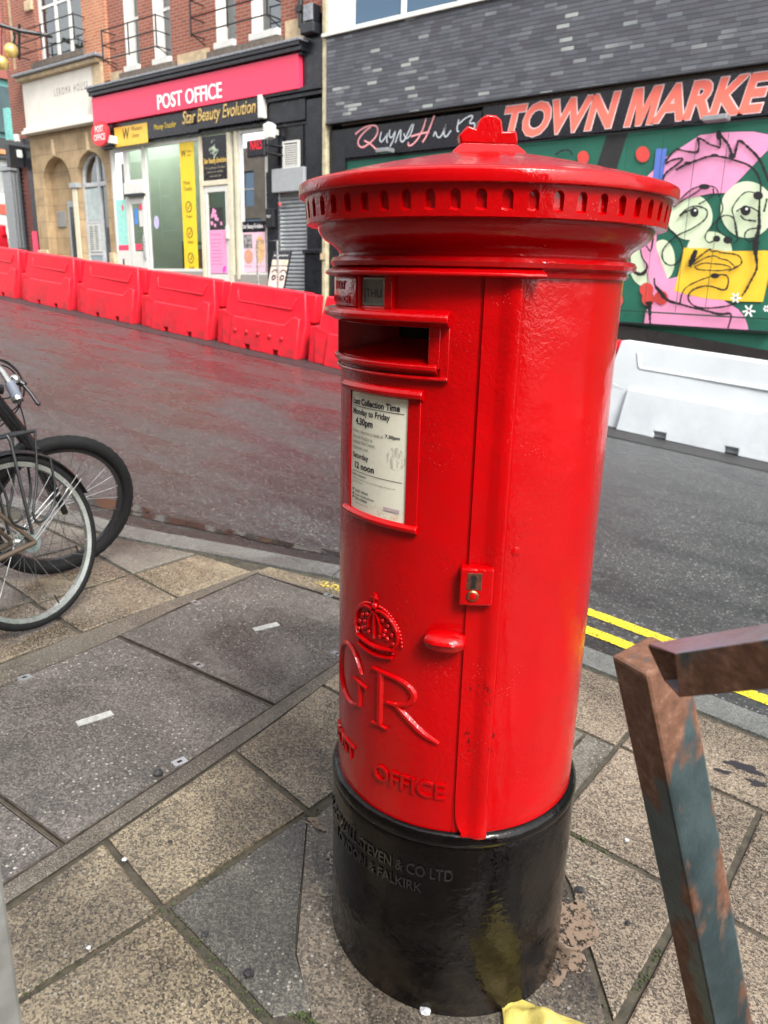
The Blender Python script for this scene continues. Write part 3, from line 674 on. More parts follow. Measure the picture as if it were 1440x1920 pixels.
# darker strip of new tarmac beside the barriers, gutter patch, water lying in the gutter
NEWT = pm('new_tarmac', (.026, .025, .026), .55, var=.3, scale=40, bump=.6, bscale=250)
sheet('tarmac_strip', [(-20, 5.66), (-6, 5.58), (2, 5.52), (8, 5.5), (8, 7.6), (-20, 7.6)], NEWT, RD + .004)
KR = koff(-.02); m = MB()
gut = []
WATER = NT('puddle_water'); WATER = WATER.out((.020, .014, .012), .05, WATER.bump(WATER.noise(25, 2), .04, .01), Specular_IOR_Level=.6)
def blob(cx_, cy_, rx, ry, rot, n=40, seed=1, amp=.25):
    rnd = random.Random(seed); ph = [rnd.uniform(0, 6.3) for _ in range(6)]; P = []
    for i in range(n):
        a = 2 * pi * i / n; k = 1 + amp * sum(sin((j + 2) * a + ph[j]) / (j + 1.6) for j in range(6)); x, y = rx * k * cos(a), ry * k * sin(a)
        P.append((cx_ + x * cos(rot) - y * sin(rot), cy_ + x * sin(rot) + y * cos(rot)))
    return P
for i, (cx_, cy_, rx, ry, rot) in enumerate([(-2.45, 1.16, .30, .045, .35), (-1.92, 1.36, .24, .035, .30), (-1.50, 1.50, .20, .03, .15), (-2.9, 1.05, .35, .06, .3), (-1.1, 1.555, .2, .02, .05)]):
    o = sheet('puddle', blob(cx_, cy_, rx, ry, rot, seed=i + 3), WATER, RD + .003); o['kind'] = 'structure'
# mortar bed of the near pavement (shows in the joints)
K1 = koff(.02)
bed = [(x, y) for x, y in KO if -14 <= x <= 12]
m = MB()
for a, b in zip(bed, bed[1:]): m.add([(a[0], a[1] - .03, gz(a[0]) - .008), (b[0], b[1] - .03, gz(b[0]) - .008), (b[0], -6.4, gz(b[0]) - .008), (a[0], -6.4, gz(a[0]) - .008)], [(0, 1, 2, 3)])
struct(m.build('pavement_bed', MORTAR))
# kerb stones
m = MB(); kp_ = []
acc = 0
fine = []
for a, b in zip(KO, KO[1:]):
    n = max(1, int(math.hypot(b[0] - a[0], b[1] - a[1]) / .3)); fine += [(a[0] + (b[0] - a[0]) * i / n, a[1] + (b[1] - a[1]) * i / n) for i in range(n)]
fine = [p for p in fine if -9 < p[0] < 9]
Lo, Lr = ribbon(fine, .0); _, Li = ribbon(fine, .27)
run = 0
for i in range(len(fine) - 1):
    a, b = fine[i], fine[i + 1]; ai, bi = Li[i], Li[i + 1]; d = math.hypot(b[0] - a[0], b[1] - a[1]); run += d
    gap = run > .85; 
    if gap: run = 0
    k = .985 if gap else 1
    b2 = (a[0] + (b[0] - a[0]) * k, a[1] + (b[1] - a[1]) * k); bi2 = (ai[0] + (bi[0] - ai[0]) * k, ai[1] + (bi[1] - ai[1]) * k)
    P = [a, b2, bi2, ai]; vs = [(x, y, gz(x) + z) for z in (-.15, .002) for x, y in P]
    if i == 0: pass
    m.add(vs, [(4, 5, 6, 7), (0, 1, 5, 4), (1, 2, 6, 5), (2, 3, 7, 6), (3, 0, 4, 7)])
struct(m.build('kerb', KERBM))
# paving slabs: [outline, material index]
slabs = []
def S(mi, *p): slabs.append((list(p), mi))
def SR(mi, x0, x1, y0, y1, sk=0): S(mi, (x0, y0), (x1, y0 + sk), (x1, y1 + sk), (x0, y1))
S(0, (-.75, .05), (-.715, -.38), (-.465, -.41), (-.44, .02)); S(0, (-.71, -.39), (-.67, -.86), (-.495, -.88), (-.46, -.42))
S(1, (-.755, .06), (-.44, .03), (-.43, .48), (-.81, .49)); S(1, (-.815, .50), (-.43, .49), (-.43, .97), (-.88, .98))
S(0, (-.455, -.42), (-.10, -.45), (-.08, -.95), (-.49, -.92)); S(2, (-.45, -.405), (-.10, -.435), (-.055, -.375), (-.16, -.31), (-.41, -.01), (-.433, .01))
S(2, (-.09, -.455), (.36, -.47), (.36, -.95), (-.07, -.95)); S(3, (-.02, -.395), (.24, -.335), (.36, -.22), (.36, -.46), (-.085, -.445))
S(3, (-.425, .33), (-.38, .41), (-.05, .46), (-.05, .88), (-.42, .88)); S(3, (-.04, .465), (.05, .40), (.05, .885), (-.04, .885))
S(4, (.185, .262), (.395, .005), (.405, .43), (.06, .43), (.06, .38)); S(4, (.06, .44), (.465, .44), (.465, .895), (.06, .895))
S(4, (.475, .44), (.93, .44), (.93, .895), (.475, .895)); S(4, (.415, -.02), (.86, -.02), (.86, .43), (.415, .43)); S(3, (.37, -.46), (.85, -.46), (.85, -.03), (.41, -.03), (.37, -.21))
S(4, (-.42, .89), (.05, .895), (.05, 1.27), (-.42, 1.27)); S(4, (.06, .905), (.50, .905), (.50, 1.27), (.06, 1.27)); S(4, (.51, .905), (.96, .905), (.96, 1.27), (.51, 1.27))
S(4, (-.87, .985), (-.43, .98), (-.43, 1.268), (-.90, 1.235))
SR(1, -1.93, -1.635, .135, .55); S(0, (-1.93, .56), (-1.635, .555), (-1.635, .95), (-1.93, .90)); S(0, (-1.625, .965), (-1.21, 1.04), (-1.21, 1.17), (-1.625, 1.04)); S(4, (-1.20, 1.045), (-.91, 1.09), (-.91, 1.23), (-1.20, 1.185))
S(1, (-2.33, .155), (-1.94, .14), (-1.94, .55), (-2.33, .56)); S(3, (-2.33, .57), (-1.94, .56), (-1.94, .89), (-2.17, .80), (-2.33, .72)); SR(3, -2.8, -2.34, .17, .56)
SR(1, -1.96, -1.63, -.33, .125); SR(3, -2.42, -1.97, -.33, .145); SR(1, -2.88, -2.43, -.33, .16); SR(3, -1.9, -1.6, -.80, -.34); SR(1, -2.36, -1.91, -.80, -.34); SR(3, -2.82, -2.37, -.80, -.34)
S(3, (-2.80, .57), (-2.34, .57), (-2.34, .72), (-2.80, .60))
# the rest of the footway in regular rows
rnd = random.Random(4)
def rowfill(xa, xb, ya, yb, top=None):
    x = xa
    while x < xb - .05:
        x2 = min(x + rnd.choice((.45, .6, .45)), xb); y = ya - rnd.uniform(0, .3)
        while y > yb:
            y2 = y - .45; SR(rnd.choice((1, 3, 3, 4, 2)), x, x2 - .01, max(y2, yb) + .01, y); y = y2
        x = x2
rowfill(.98, 5, 1.26, -6.2); rowfill(-7.0, -2.9, .0, -6.2); rowfill(.37, .97, -.97, -6.2); rowfill(-.5, .36, -.97, -6.2); rowfill(-2.88, -1.45, -.82, -6.2); rowfill(-1.44, -.51, -1.9, -6.2)
for y0 in (-.03 , ): SR(3, .87, .97, -.5, 1.26)
mats = [BUFF, BUFF2, DARK, GREY, BROWN]; per = {}
for P, mi in slabs:
    if abs(sum(P[i][0] * P[(i + 1) % len(P)][1] - P[(i + 1) % len(P)][0] * P[i][1] for i in range(len(P)))) < .002: continue
    mb = per.setdefault(mi, MB()); c = (sum(p[0] for p in P) / len(P), sum(p[1] for p in P) / len(P)); n = len(P)
    h = rnd.uniform(-.0015, .0015); tx, ty = rnd.uniform(-.002, .002), rnd.uniform(-.002, .002)
    # slightly ragged, worn edges
    Q = []
    for i in range(n):
        a, b = P[i], P[(i + 1) % n]; L_ = math.hypot(b[0] - a[0], b[1] - a[1]); k = max(1, int(L_ / .03))
        for j in range(k):
            f = j / k; x = a[0] + (b[0] - a[0]) * f; y = a[1] + (b[1] - a[1]) * f
            ins = .0035 + abs(rnd.gauss(0, .0012)); dx, dy = c[0] - x, c[1] - y; l = math.hypot(dx, dy) or 1; Q.append((x + dx / l * ins, y + dy / l * ins))
    q = len(Q); zz = lambda p, e: gz(p[0]) + e + h + tx * (p[0] - c[0]) + ty * (p[1] - c[1])
    inn = [(x + (c[0] - x) * .022, y + (c[1] - y) * .022) for x, y in Q]
    vs = [(p[0], p[1], zz(p, -.008)) for p in Q] + [(p[0], p[1], zz(p, -.0025)) for p in Q] + [(p[0], p[1], zz(p, 0)) for p in inn]
    mb.add(vs, [(i, (i + 1) % q, q + (i + 1) % q, q + i) for i in range(q)] + [(q + i, q + (i + 1) % q, 2 * q + (i + 1) % q, 2 * q + i) for i in range(q)] + [tuple(2 * q + i for i in range(q))])
for mi, mb in per.items(): struct(mb.build('paving_slabs', mats[mi], smooth=25))
# concrete collar cast round the pillar box
m = MB(); P = [(-.405, -.012), (-.165, -.303), (-.045, -.385), (.235, -.328), (.36, -.20), (.392, -.02), (.178, .255), (.05, .39), (-.05, .445), (-.375, .402), (-.42, .32)]
m.poly([(x, y, gz(x) - .001) for x, y in P]); struct(m.build('concrete_collar', PITM))
# frame of the covers (concrete surround)
FR = slab_mat('cover_surround', (.060, .055, .046), (.20, .17, .13), (.45, .66), .6, 150, 21)
m = MB()
def strip(a, b, z=-.001): 
    for i in range(len(a) - 1): m.add([(p[0], p[1], gz(p[0]) + z) for p in (a[i], a[i + 1], b[i + 1], b[i])], [(0, 1, 2, 3)])
strip([(-.895, 1.07), (-.833, .295), (-.765, -.46), (-.70, -1.45)], [(-.885, 1.08), (-.822, .59), (-.757, .05), (-.60, -1.45)]) if 0 else None
strip([(-.905, 1.075), (-.868, .65), (-.833, .29), (-.765, -.46), (-.69, -1.35)], [(-.875, 1.08), (-.822, .60), (-.772, .20), (-.718, -.40), (-.66, -1.35)])
strip([(-1.632, 1.0), (-1.632, .50), (-1.625, .11), (-1.61, -.18), (-1.55, -1.35)], [(-1.61, .97), (-1.565, .50), (-1.525, .20), (-1.47, -.51), (-1.43, -1.35)])
strip([(-1.62, 1.035), (-1.2, 1.10), (-.90, 1.14)], [(-1.605, .955), (-1.19, 1.035), (-.905, 1.08)])
struct(m.build('cover_surround', FR))
# three infill access covers
lab = {0: 'wet concrete-filled access cover nearest the kerb, with white tag and a rough ridge edge', 1: 'concrete-filled access cover in the middle of the row, white tag near its centre', 2: 'concrete-filled access cover at the lower left corner, partly out of view'}
cov = [[(-1.600, .945), (-.912, 1.065), (-.838, .302), (-1.525, .212)], [(-1.520, .198), (-.835, .286), (-.770, -.452), (-1.468, -.505)], [(-1.465, -.515), (-.768, -.466), (-.700, -1.30), (-1.42, -1.34)]]
DARKJ = pm('joint_dark', (.015, .014, .013), .7); TAG = pm('cover_tag_plate', (.34, .34, .325), .4, var=.3, scale=60)
for i, P in enumerate(cov):
    c = (sum(p[0] for p in P) / 4, sum(p[1] for p in P) / 4); L0 = (c[0], c[1], gz(c[0]))
    t_ = thing('access_cover', lab[i], 'access cover', L0, 'concrete-filled access covers in the pavement')
    m = MB(); Q = [(x + (c[0] - x) * .012, y + (c[1] - y) * .012) for x, y in P]
    m.add([(x, y, gz(x) - .03) for x, y in Q] + [(x, y, gz(x) + .001) for x, y in Q], [(4, 5, 6, 7), (0, 1, 5, 4), (1, 2, 6, 5), (2, 3, 7, 6), (3, 0, 4, 7)])
    m.build('infill', COVERM, t_)
    m = MB(); I2 = [(x + (c[0] - x) * .006, y + (c[1] - y) * .006) for x, y in P]
    for j in range(4):
        a, b, a2, b2 = P[j], P[(j + 1) % 4], I2[j], I2[(j + 1) % 4]
        m.add([(p[0], p[1], gz(p[0]) + z) for z in (-.03, .002) for p in (a, b, b2, a2)], [(4, 5, 6, 7), (0, 1, 5, 4), (3, 2, 6, 7)])
    m.build('steel_edge', pm('rusty_edge', (.12, .10, .085), .45, metal=.5, var=.5, scale=40), t_)
    def gbox(mb, x, y, rot, hx, hy, z0, z1):
        cs, sn = cos(rot), sin(rot); q = [(x + a * cs - b * sn, y + a * sn + b * cs) for a, b in ((-hx, -hy), (hx, -hy), (hx, hy), (-hx, hy))]
        mb.add([(p[0], p[1], gz(p[0]) + z) for z in (z0, z1) for p in q], [(4, 5, 6, 7), (0, 1, 5, 4), (1, 2, 6, 5), (2, 3, 7, 6), (3, 0, 4, 7)])
    tx, ty, tr = [(*GP(499, 1176), 1.30), (*GP(178, 1348), 1.36), (-1.1, -.9, 1.3)][i]
    m = MB(); gbox(m, tx, ty, tr, .052, .013, .001, .0035); tg = m.build('tag_plate', TAG, t_)
    m = MB()
    for dy_ in (.0045, -.0045):
        vs, fs = text_geo('CAUTION HEAVY COVER' if dy_ > 0 else 'LIFT WITH KEYS', w=.075, h=.004)
        cs, sn = cos(tr), sin(tr); m.add([(tx + (a - .0375) * cs - (b + dy_ - .002) * sn, ty + (a - .0375) * sn + (b + dy_ - .002) * cs, gz(tx + (a - .0375) * cs) + .0042) for a, b, _ in vs], fs)
    if i < 2: m.build('lettering', INKG, tg)
    for px, py in ([(367, 1131), (616, 1117), (372, 1248), (632, 1227)], [(46, 1272), (337, 1430)], [])[i]:
        x, y = GP(px, py); m = MB(); gbox(m, x, y, 1.45 if i else .1, .020, .013, .001, .004); so_ = m.build('lifting_socket', STEEL, t_)
        m = MB(); gbox(m, x, y, 1.45, .007, .004, .0042, .0046); m.build('keyway', HOLE, so_)
# yellow lines
def yl(name, P, label, seed):
    t = NT('yellow_line_paint'); worn = t.math('GREATER_THAN', t.noise(110, 5, .75), .555)
    t_out = t.out((.62, .50, .025), .55, t.bump(t.noise(240, 3), .5, .003))
    tr = t.node('ShaderNodeBsdfTransparent'); mx = t.node('ShaderNodeMixShader'); t.put(mx.inputs[0], worn); t.t.links.new(t.b.outputs[0], mx.inputs[1]); t.t.links.new(tr.outputs[0], mx.inputs[2]); t.t.links.new(mx.outputs[0], t.t.nodes['Material Output'].inputs[0])
    m = MB(); L, Q = ribbon(P, .072)
    for i in range(len(P) - 1): m.add([(p[0], p[1], gz(p[0]) + RD + .004) for p in (L[i], L[i + 1], Q[i + 1], Q[i])], [(0, 1, 2, 3)])
    return struct(m.build(name, t.m))
yl('yellow_line', [(-.62, 1.672), (-.3, 1.675), (.4, 1.655), (3, 1.60), (12, 1.5)], '', 1)
yl('yellow_line', [(-.62, 1.85), (-.3, 1.85), (.4, 1.83), (3, 1.78), (12, 1.7)], '', 2)
# paint smears on the kerb left of the box
YP = NT('worn_paint'); wv = YP.math('GREATER_THAN', YP.noise(70, 5, .7), .47); YP.out((.62, .46, .05), .6)
tr_ = YP.node('ShaderNodeBsdfTransparent'); mx_ = YP.node('ShaderNodeMixShader'); YP.put(mx_.inputs[0], wv); YP.t.links.new(YP.b.outputs[0], mx_.inputs[1]); YP.t.links.new(tr_.outputs[0], mx_.inputs[2]); YP.t.links.new(mx_.outputs[0], YP.t.nodes['Material Output'].inputs[0])
x, y = GP(622, 1100); sheet('paint_smear', blob(x, y, .075, .03, .3, seed=9), YP.m, .0045)
def worn(name, c, th):
    q = NT(name); wv_ = q.math('GREATER_THAN', q.noise(60, 6, .75), th); q.out(c, .5)
    a_ = q.node('ShaderNodeBsdfTransparent'); b_ = q.node('ShaderNodeMixShader'); q.put(b_.inputs[0], wv_); q.t.links.new(a_.outputs[0], b_.inputs[1]); q.t.links.new(q.b.outputs[0], b_.inputs[2]); q.t.links.new(b_.outputs[0], q.t.nodes['Material Output'].inputs[0]); return q.m
PEACH = worn('peach_mortar_smear', (.17, .12, .085), .47); PALE = worn('pale_lime_smear', (.24, .22, .16), .56); STAIN = worn('dark_spill', (.018, .016, .02), .40)
for (px, py, rx, ry, mt_, sd_) in ((1062, 1750, .055, .10, PEACH, 31), (1040, 1800, .05, .05, PEACH, 32), (1100, 1640, .06, .03, PALE, 33), (590, 1545, .03, .015, PEACH, 34), (1395, 1440, .05, .02, STAIN, 35), (1355, 1448, .02, .012, STAIN, 36), (1420, 1470, .03, .012, STAIN, 37), (640, 1640, .05, .08, PALE, 38)):
    x, y = GP(px, py); sheet('paving_stain', blob(x, y, rx, ry, .4, seed=sd_, amp=.4), mt_, .0035)
# moss and grass in the joints (one mass)
m = MB(); rm = random.Random(3)
def moss(a, b, n, wd=.012):
    for _ in range(n):
        f = rm.random(); x = a[0] + (b[0] - a[0]) * f + rm.gauss(0, wd * .5); y = a[1] + (b[1] - a[1]) * f + rm.gauss(0, wd * .5); s_ = rm.uniform(.001, .0036)
        m.ball((x, y, gz(x) - .003), s_, 6, sz=.8)
for (p, q, n) in (((312, 1698), (596, 1521), 60), ((312, 1702), (509, 1920), 90), ((560, 1540), (610, 1522), 50), ((247, 1074), (330, 1127), 25), ((1065, 1555), (1148, 1605), 50), ((1248, 1778), (1136, 1907), 60), ((41, 1863), (312, 1698), 40), ((360, 1035), (435, 1049), 20), ((540, 1890), (600, 1915), 90)): moss(GP(*p), GP(*q), n)
mo = m.build('joint_moss', MOSS); tag(mo, 'green moss growing in the joints between the paving slabs', 'moss'); mo['kind'] = 'stuff'
# loose pebbles and bits
peb = [((1086, 1671), .012, 0, 'angular black pebble lying right of the black base'), ((1177, 1733), .0065, 0, 'small black pebble on the dark slab between box and rusty post'),
       ((467, 1828), .011, 0, 'round black pebble at the bottom left of the dark triangular slab'), ((385, 1754), .008, 0, 'black pebble in the mossy joint left of the box'),
       ((319, 1580), .006, 0, 'small black pebble in the middle of a buff slab'), ((233, 1613), .006, 1, 'small grey pebble in the joint between two buff slabs'),
       ((797, 1898), .012, 1, 'white angular stone touching the foot of the black base'), ((297, 1453), .014, 0, 'flat dark stone beside the steel edge of the middle cover'),
       ((1175, 1576), .006, 1, 'pale round pebble on the brown slab behind the rusty post'), ((166, 1778), .005, 1, 'tiny white pebble on the mossy joint at lower left')]
for (px, py), s_, k, lb in peb:
    x, y = GP(px, py); bm = bmesh.new(); bmesh.ops.create_icosphere(bm, subdivisions=2, radius=s_)
    for v in bm.verts: v.co *= random.uniform(.75, 1.15); v.co.z *= .6
    me = bpy.data.meshes.new('pebble'); bm.to_mesh(me); bm.free(); me.materials.append(STONEW if k else STONEB)
    o = bpy.data.objects.new('pebble', me); o.location = (x, y, gz(x) + s_ * .42); COL.objects.link(o); tag(o, lb, 'pebble')
# far pavement and its kerb
m = MB(); m.poly([(x, y, gz(x) + .06) for x, y in ((-60, 8.0), (60, 8.0), (60, 11.4), (-60, 11.4))]); m.poly([(-60, 8.0, gz(-60) + .06), (60, 8.0, gz(60) + .06), (60, 8.0, gz(60) - .1), (-60, 8.0, gz(-60) - .1)])
struct(m.build('far_pavement', PAVEF))
sheet('upper_square', [(-75, 11.2), (-20.9, 11.2), (-20.9, 40), (-75, 40)], PAVEF, .055)
# ================================================================ BARRIERS
def make_barrier(mat, name, label, loc, group, L=1.0):
    """water filled plastic barrier 1.6 m long; x along it, front towards -y; sits on the sloping road"""
    t_ = thing(name, label, 'barrier', loc, group); ox, oy, oz = loc
    def P(x, y, z): x = x * L; return (ox + x, oy + y, oz + gz(x) + z)
    H = .82
    # upper body: trapezoid front outline, thickness tapering upwards
    yf = lambda z: -.175 + (.175 - .095) * max(0, min(1, (z - .30) / (H - .30)))
    yb = lambda z: .175 - (.175 - .095) * max(0, min(1, (z - .30) / (H - .30)))
    m = MB()
    ou = [(.02, .0), (.02, .46), (.09, .46), (.155, H), (1.50, H), (1.56, .44), (1.46, .0)]
    m.prism(ou, lambda a, b: P(a, yf(b), b), lambda a, b: P(a, yb(b), b))
    o = m.build('body', mat, t_, smooth=30, bevel=.016, seg=3)
    # lower block standing proud, its top edge rising at the right end, two lifting notches below
    m = MB(); zf = lambda z: -.225 + .045 * max(0, z - .04) / .40
    n1, n2, nw, nh = .52, 1.04, .09, .065
    ou = [(.22, .0), (.27, .40), (1.22, .40), (1.36, .52), (1.47, .50), (1.44, .0), (n2 + nw, 0), (n2 + nw, nh), (n2, nh), (n2, 0), (n1 + nw, 0), (n1 + nw, nh), (n1, nh), (n1, 0)]
    m.prism(ou, lambda a, b: P(a, zf(b), b), lambda a, b: P(a, -.1, b))
    m.prism(ou, lambda a, b: P(a, .1, b), lambda a, b: P(a, -zf(b), b))
    m.build('foot_block', mat, t_, smooth=30, bevel=.012, seg=2)
    # left foot and interlocking right lug
    m = MB(); ou = [(-.10, 0), (-.05, .44), (.05, .46), (.24, .40), (.24, 0)]
    m.prism(ou, lambda a, b: P(a, -.155, b), lambda a, b: P(a, .155, b)); m.build('end_foot', mat, t_, smooth=30, bevel=.012)
    m = MB(); ou = [(1.48, .47), (1.49, H - .012), (1.665, H - .012), (1.63, .47)]
    m.prism(ou, lambda a, b: P(a, -.075, b), lambda a, b: P(a, .075, b)); m.build('coupling_lug', mat, t_, smooth=30, bevel=.012)
    # raised rim of the recessed panel
    m = MB(); fr = [(.30, .735), (.33, .60), (1.30, .60), (1.36, .735)]
    for (a, b) in ((fr[0], fr[1]), (fr[1], fr[2]), (fr[2], fr[3])):
        dx, dz = b[0] - a[0], b[1] - a[1]; l = math.hypot(dx, dz); nx_, nz_ = -dz / l * .012, dx / l * .012
        q = [(a[0] - nx_, a[1] - nz_), (b[0] - nx_, b[1] - nz_), (b[0] + nx_, b[1] + nz_), (a[0] + nx_, a[1] + nz_)]
        m.prism(q, lambda u, v: P(u, yf(v) - .008, v), lambda u, v: P(u, yf(v) + .02, v))
    m.build('panel_rim', mat, t_, smooth=40, bevel=.006)
    return t_
YB = 6.13
X0 = -5.88; PIT = 1.695
rb0 = make_barrier(REDPL, 'barrier', 'red plastic barrier with five round knobs, left of the pillar box', (X0 - PIT * 1, YB, gz(X0 - PIT) + RD), 'red interlocking road barriers')
# knobs on the foot of that barrier only
labs = ['red plastic barrier cut off by the pillar box at its right end', 'red plastic barrier second in the row left of the one with knobs', 'red plastic barrier third in the row left of the one with knobs, below the beauty shop door',
        'red plastic barrier fourth left of the one with knobs', 'red plastic barrier at the left edge of the photo', 'red plastic barrier joining the white barrier behind the pillar box']
xs_ = [X0, X0 - 2 * PIT, X0 - 3 * PIT, X0 - 4 * PIT, X0 - 5 * PIT, -2.19 - 1.52]
bars = [dup(rb0, (x, YB + (0 if i < 5 else -.02), gz(x) + RD), labs[i]) for i, x in enumerate(xs_)]
labs[1]
bars[1]['label'] = 'red plastic barrier directly left of the one with knobs'; bars[2]['label'] = 'red plastic barrier two places left of the one with knobs'; bars[3]['label'] = 'red plastic barrier three places left of the one with knobs'
m = MB(); x0_ = X0 - PIT
for k in range(5):
    m = MB(); x = x0_ + .34 + k * .215; c = Vector((x, YB - .218, gz(x) + RD + .225)); m.ball(c, .026, 12, sy=.5); m.build('knob', REDPL, rb0, smooth=60)
wb = make_barrier(WHITEPL, 'barrier', 'white plastic barrier right of the pillar box in front of the mural', (-2.19, YB - .01, gz(-2.19) + RD), None, 1.22)
dup(wb, (-2.19 + 2.09, YB - .01, gz(-2.19 + 2.09) + RD), 'white plastic barrier mostly out of view at the right edge')
b2 = make_barrier(REDPL, 'barrier', 'red barrier standing far up the street at the left edge', (-30.2, 14.0, gz(-30.2) + .055), None)

# ================================================================ RUSTY STEEL STAND at the right
def at(px, py, D):
    r = ray(px, py).normalized(); return CAM + r * D
def sqtube(mb, a, b, side, hw, hollow=0, mitre=0):
    """square tube from a to b; side = approximate direction of one face normal"""
    a, b = Vector(a), Vector(b); d = (b - a).normalized(); s1 = (Vector(side) - d * d.dot(Vector(side))).normalized(); s2 = d.cross(s1)
    c = [s1 * hw + s2 * hw, -s1 * hw + s2 * hw, -s1 * hw - s2 * hw, s1 * hw - s2 * hw]; mt = [d * mitre * (1.75 if s2.z > 0 else 1.25), d * 0, d * 0, d * mitre * (1.25 if s2.z > 0 else 1.75)]; vs = [a + q + t_ for q, t_ in zip(c, mt)] + [b + q for q in c]
    if not hollow:
        return mb.add(vs, [(0, 1, 5, 4), (1, 2, 6, 5), (2, 3, 7, 6), (3, 0, 4, 7), (3, 2, 1, 0), (4, 5, 6, 7)])
    k = (hw - hollow) / hw; vi = [a + q * k + t_ for q, t_ in zip(c, mt)] + [b + q * k for q in c]
    return mb.add(vs + vi, [(0, 1, 5, 4), (1, 2, 6, 5), (2, 3, 7, 6), (3, 0, 4, 7), (8, 12, 13, 9), (9, 13, 14, 10), (10, 14, 15, 11), (11, 15, 12, 8)] + [(i, 8 + i, 8 + (i + 1) % 4, (i + 1) % 4) for i in range(4)] + [(4 + i, 4 + (i + 1) % 4, 12 + (i + 1) % 4, 12 + i) for i in range(4)])
st = thing('steel_stand', 'rusty green painted square steel stand leaning at the right edge, near the camera', 'steel stand', (.72, -.3, gz(.72)))
top = at(1216, 1226, .74); gx, gy = GP(1478, 2560); foot = Vector((gx, gy, gz(gx)))
rt_ = (RW @ Vector((1, 0, -.15))).normalized(); fw_ = RW @ Vector((0, 0, 1))
HWT = .0235
m = MB(); sqtube(m, top, foot, (RW @ Vector((.31, 0, -.95))), HWT); m.build('leg', RUST, st, bevel=.0035)
rs = at(1210, 1260, .665); re_ = rs + (at(1440, 1229, .60) - rs) * 2.2
side_ = (re_ - rs).cross(Vector((0, 0, 1))); side_ *= (1 if side_.dot(CAM - rs) > 0 else -1); side_ = side_.normalized() - Vector((0, 0, .22))
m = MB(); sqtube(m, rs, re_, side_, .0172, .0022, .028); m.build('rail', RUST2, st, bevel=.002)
l2 = re_ ; m = MB(); m2x = GP(1900, 2700); sqtube(m, re_ - Vector((0, 0, .02)), (m2x[0], m2x[1], gz(m2x[0])), (RW @ Vector((-.70, .1, -.95))), HWT); m.build('leg', RUST, st, bevel=.0035)
# grey steel post at the lower left corner
q_ = at(-44, 1800, .80)
gp_ = thing('steel_post', 'plain grey steel post at the lower left corner, near the camera', 'post', (q_.x, q_.y, gz(q_.x)))
q_ = at(-44, 1800, .80)
m = MB(); sqtube(m, (q_.x, q_.y, gz(q_.x)), (q_.x, q_.y, .95), (RW @ Vector((-.5, 0, -1))), .020); m.build('upright', pm('dull_zinc', (.20, .20, .185), .5, metal=.2, var=.25, scale=25), gp_, bevel=.004)
# yellow sandbag at the bottom
def sandbag():
    m = MB(); x0, y0 = GP(938, 1862); n, k = 26, 14
    p0 = Vector((x0, y0, gz(x0))); p1 = Vector((*GP(1130, 1935), 0)); p1.z = gz(p1.x); p2 = Vector((*GP(960, 2100), 0)); p2.z = gz(p2.x)
    e1 = (p1 - p0); e2 = (p2 - p0); rn = random.Random(5); vs = []
    for i in range(n + 1):
        for j in range(k + 1):
            u, v = i / n, j / k
            p = p0 + e1 * (u * (1 + .15 * v)) + e2 * v
            h = .050 * (min(1, 5 * v) * min(1, 6 * (1 - v))) * min(1, .10 + 2.5 * u) * min(1, 6 * (1 - u) + .1)
            h += .006 * sin(u * 17 + v * 5) * min(1, 4 * v) + .004 * sin(v * 31 + u * 9) + (.02 * math.exp(-((u - .02) ** 2 + (v - .02) ** 2) * 300))
            vs.append(p + Vector((0, 0, max(.003, h) + .001)))
    fs = [(i * (k + 1) + j, i * (k + 1) + j + 1, (i + 1) * (k + 1) + j + 1, (i + 1) * (k + 1) + j) for i in range(n) for j in range(k)]
    b = len(vs); low = [Vector((v.x, v.y, gz(v.x) + .0005)) for v in vs]
    m.add(vs + low, fs + [tuple(b + q for q in f[::-1]) for f in fs] + [(j, b + j, b + j + 1, j + 1) for j in range(k)] + [(i * (k + 1), (i + 1) * (k + 1), b + (i + 1) * (k + 1), b + i * (k + 1)) for i in range(n)])
    t = NT('yellow_woven_plastic'); s_ = t.noise(9, 5, .6)
    col = t.ramp(s_, [(.3, (.46, .36, .06)), (.6, (.72, .60, .17)), (.8, (.60, .52, .25))])
    o = m.build('sandbag', t.out(col, .5, t.bump(t.noise(14, 4, dist=1), .6, .02)), smooth=60)
    return tag(o, 'crumpled yellow plastic sandbag lying in front of the black base', 'sandbag')
sandbag()

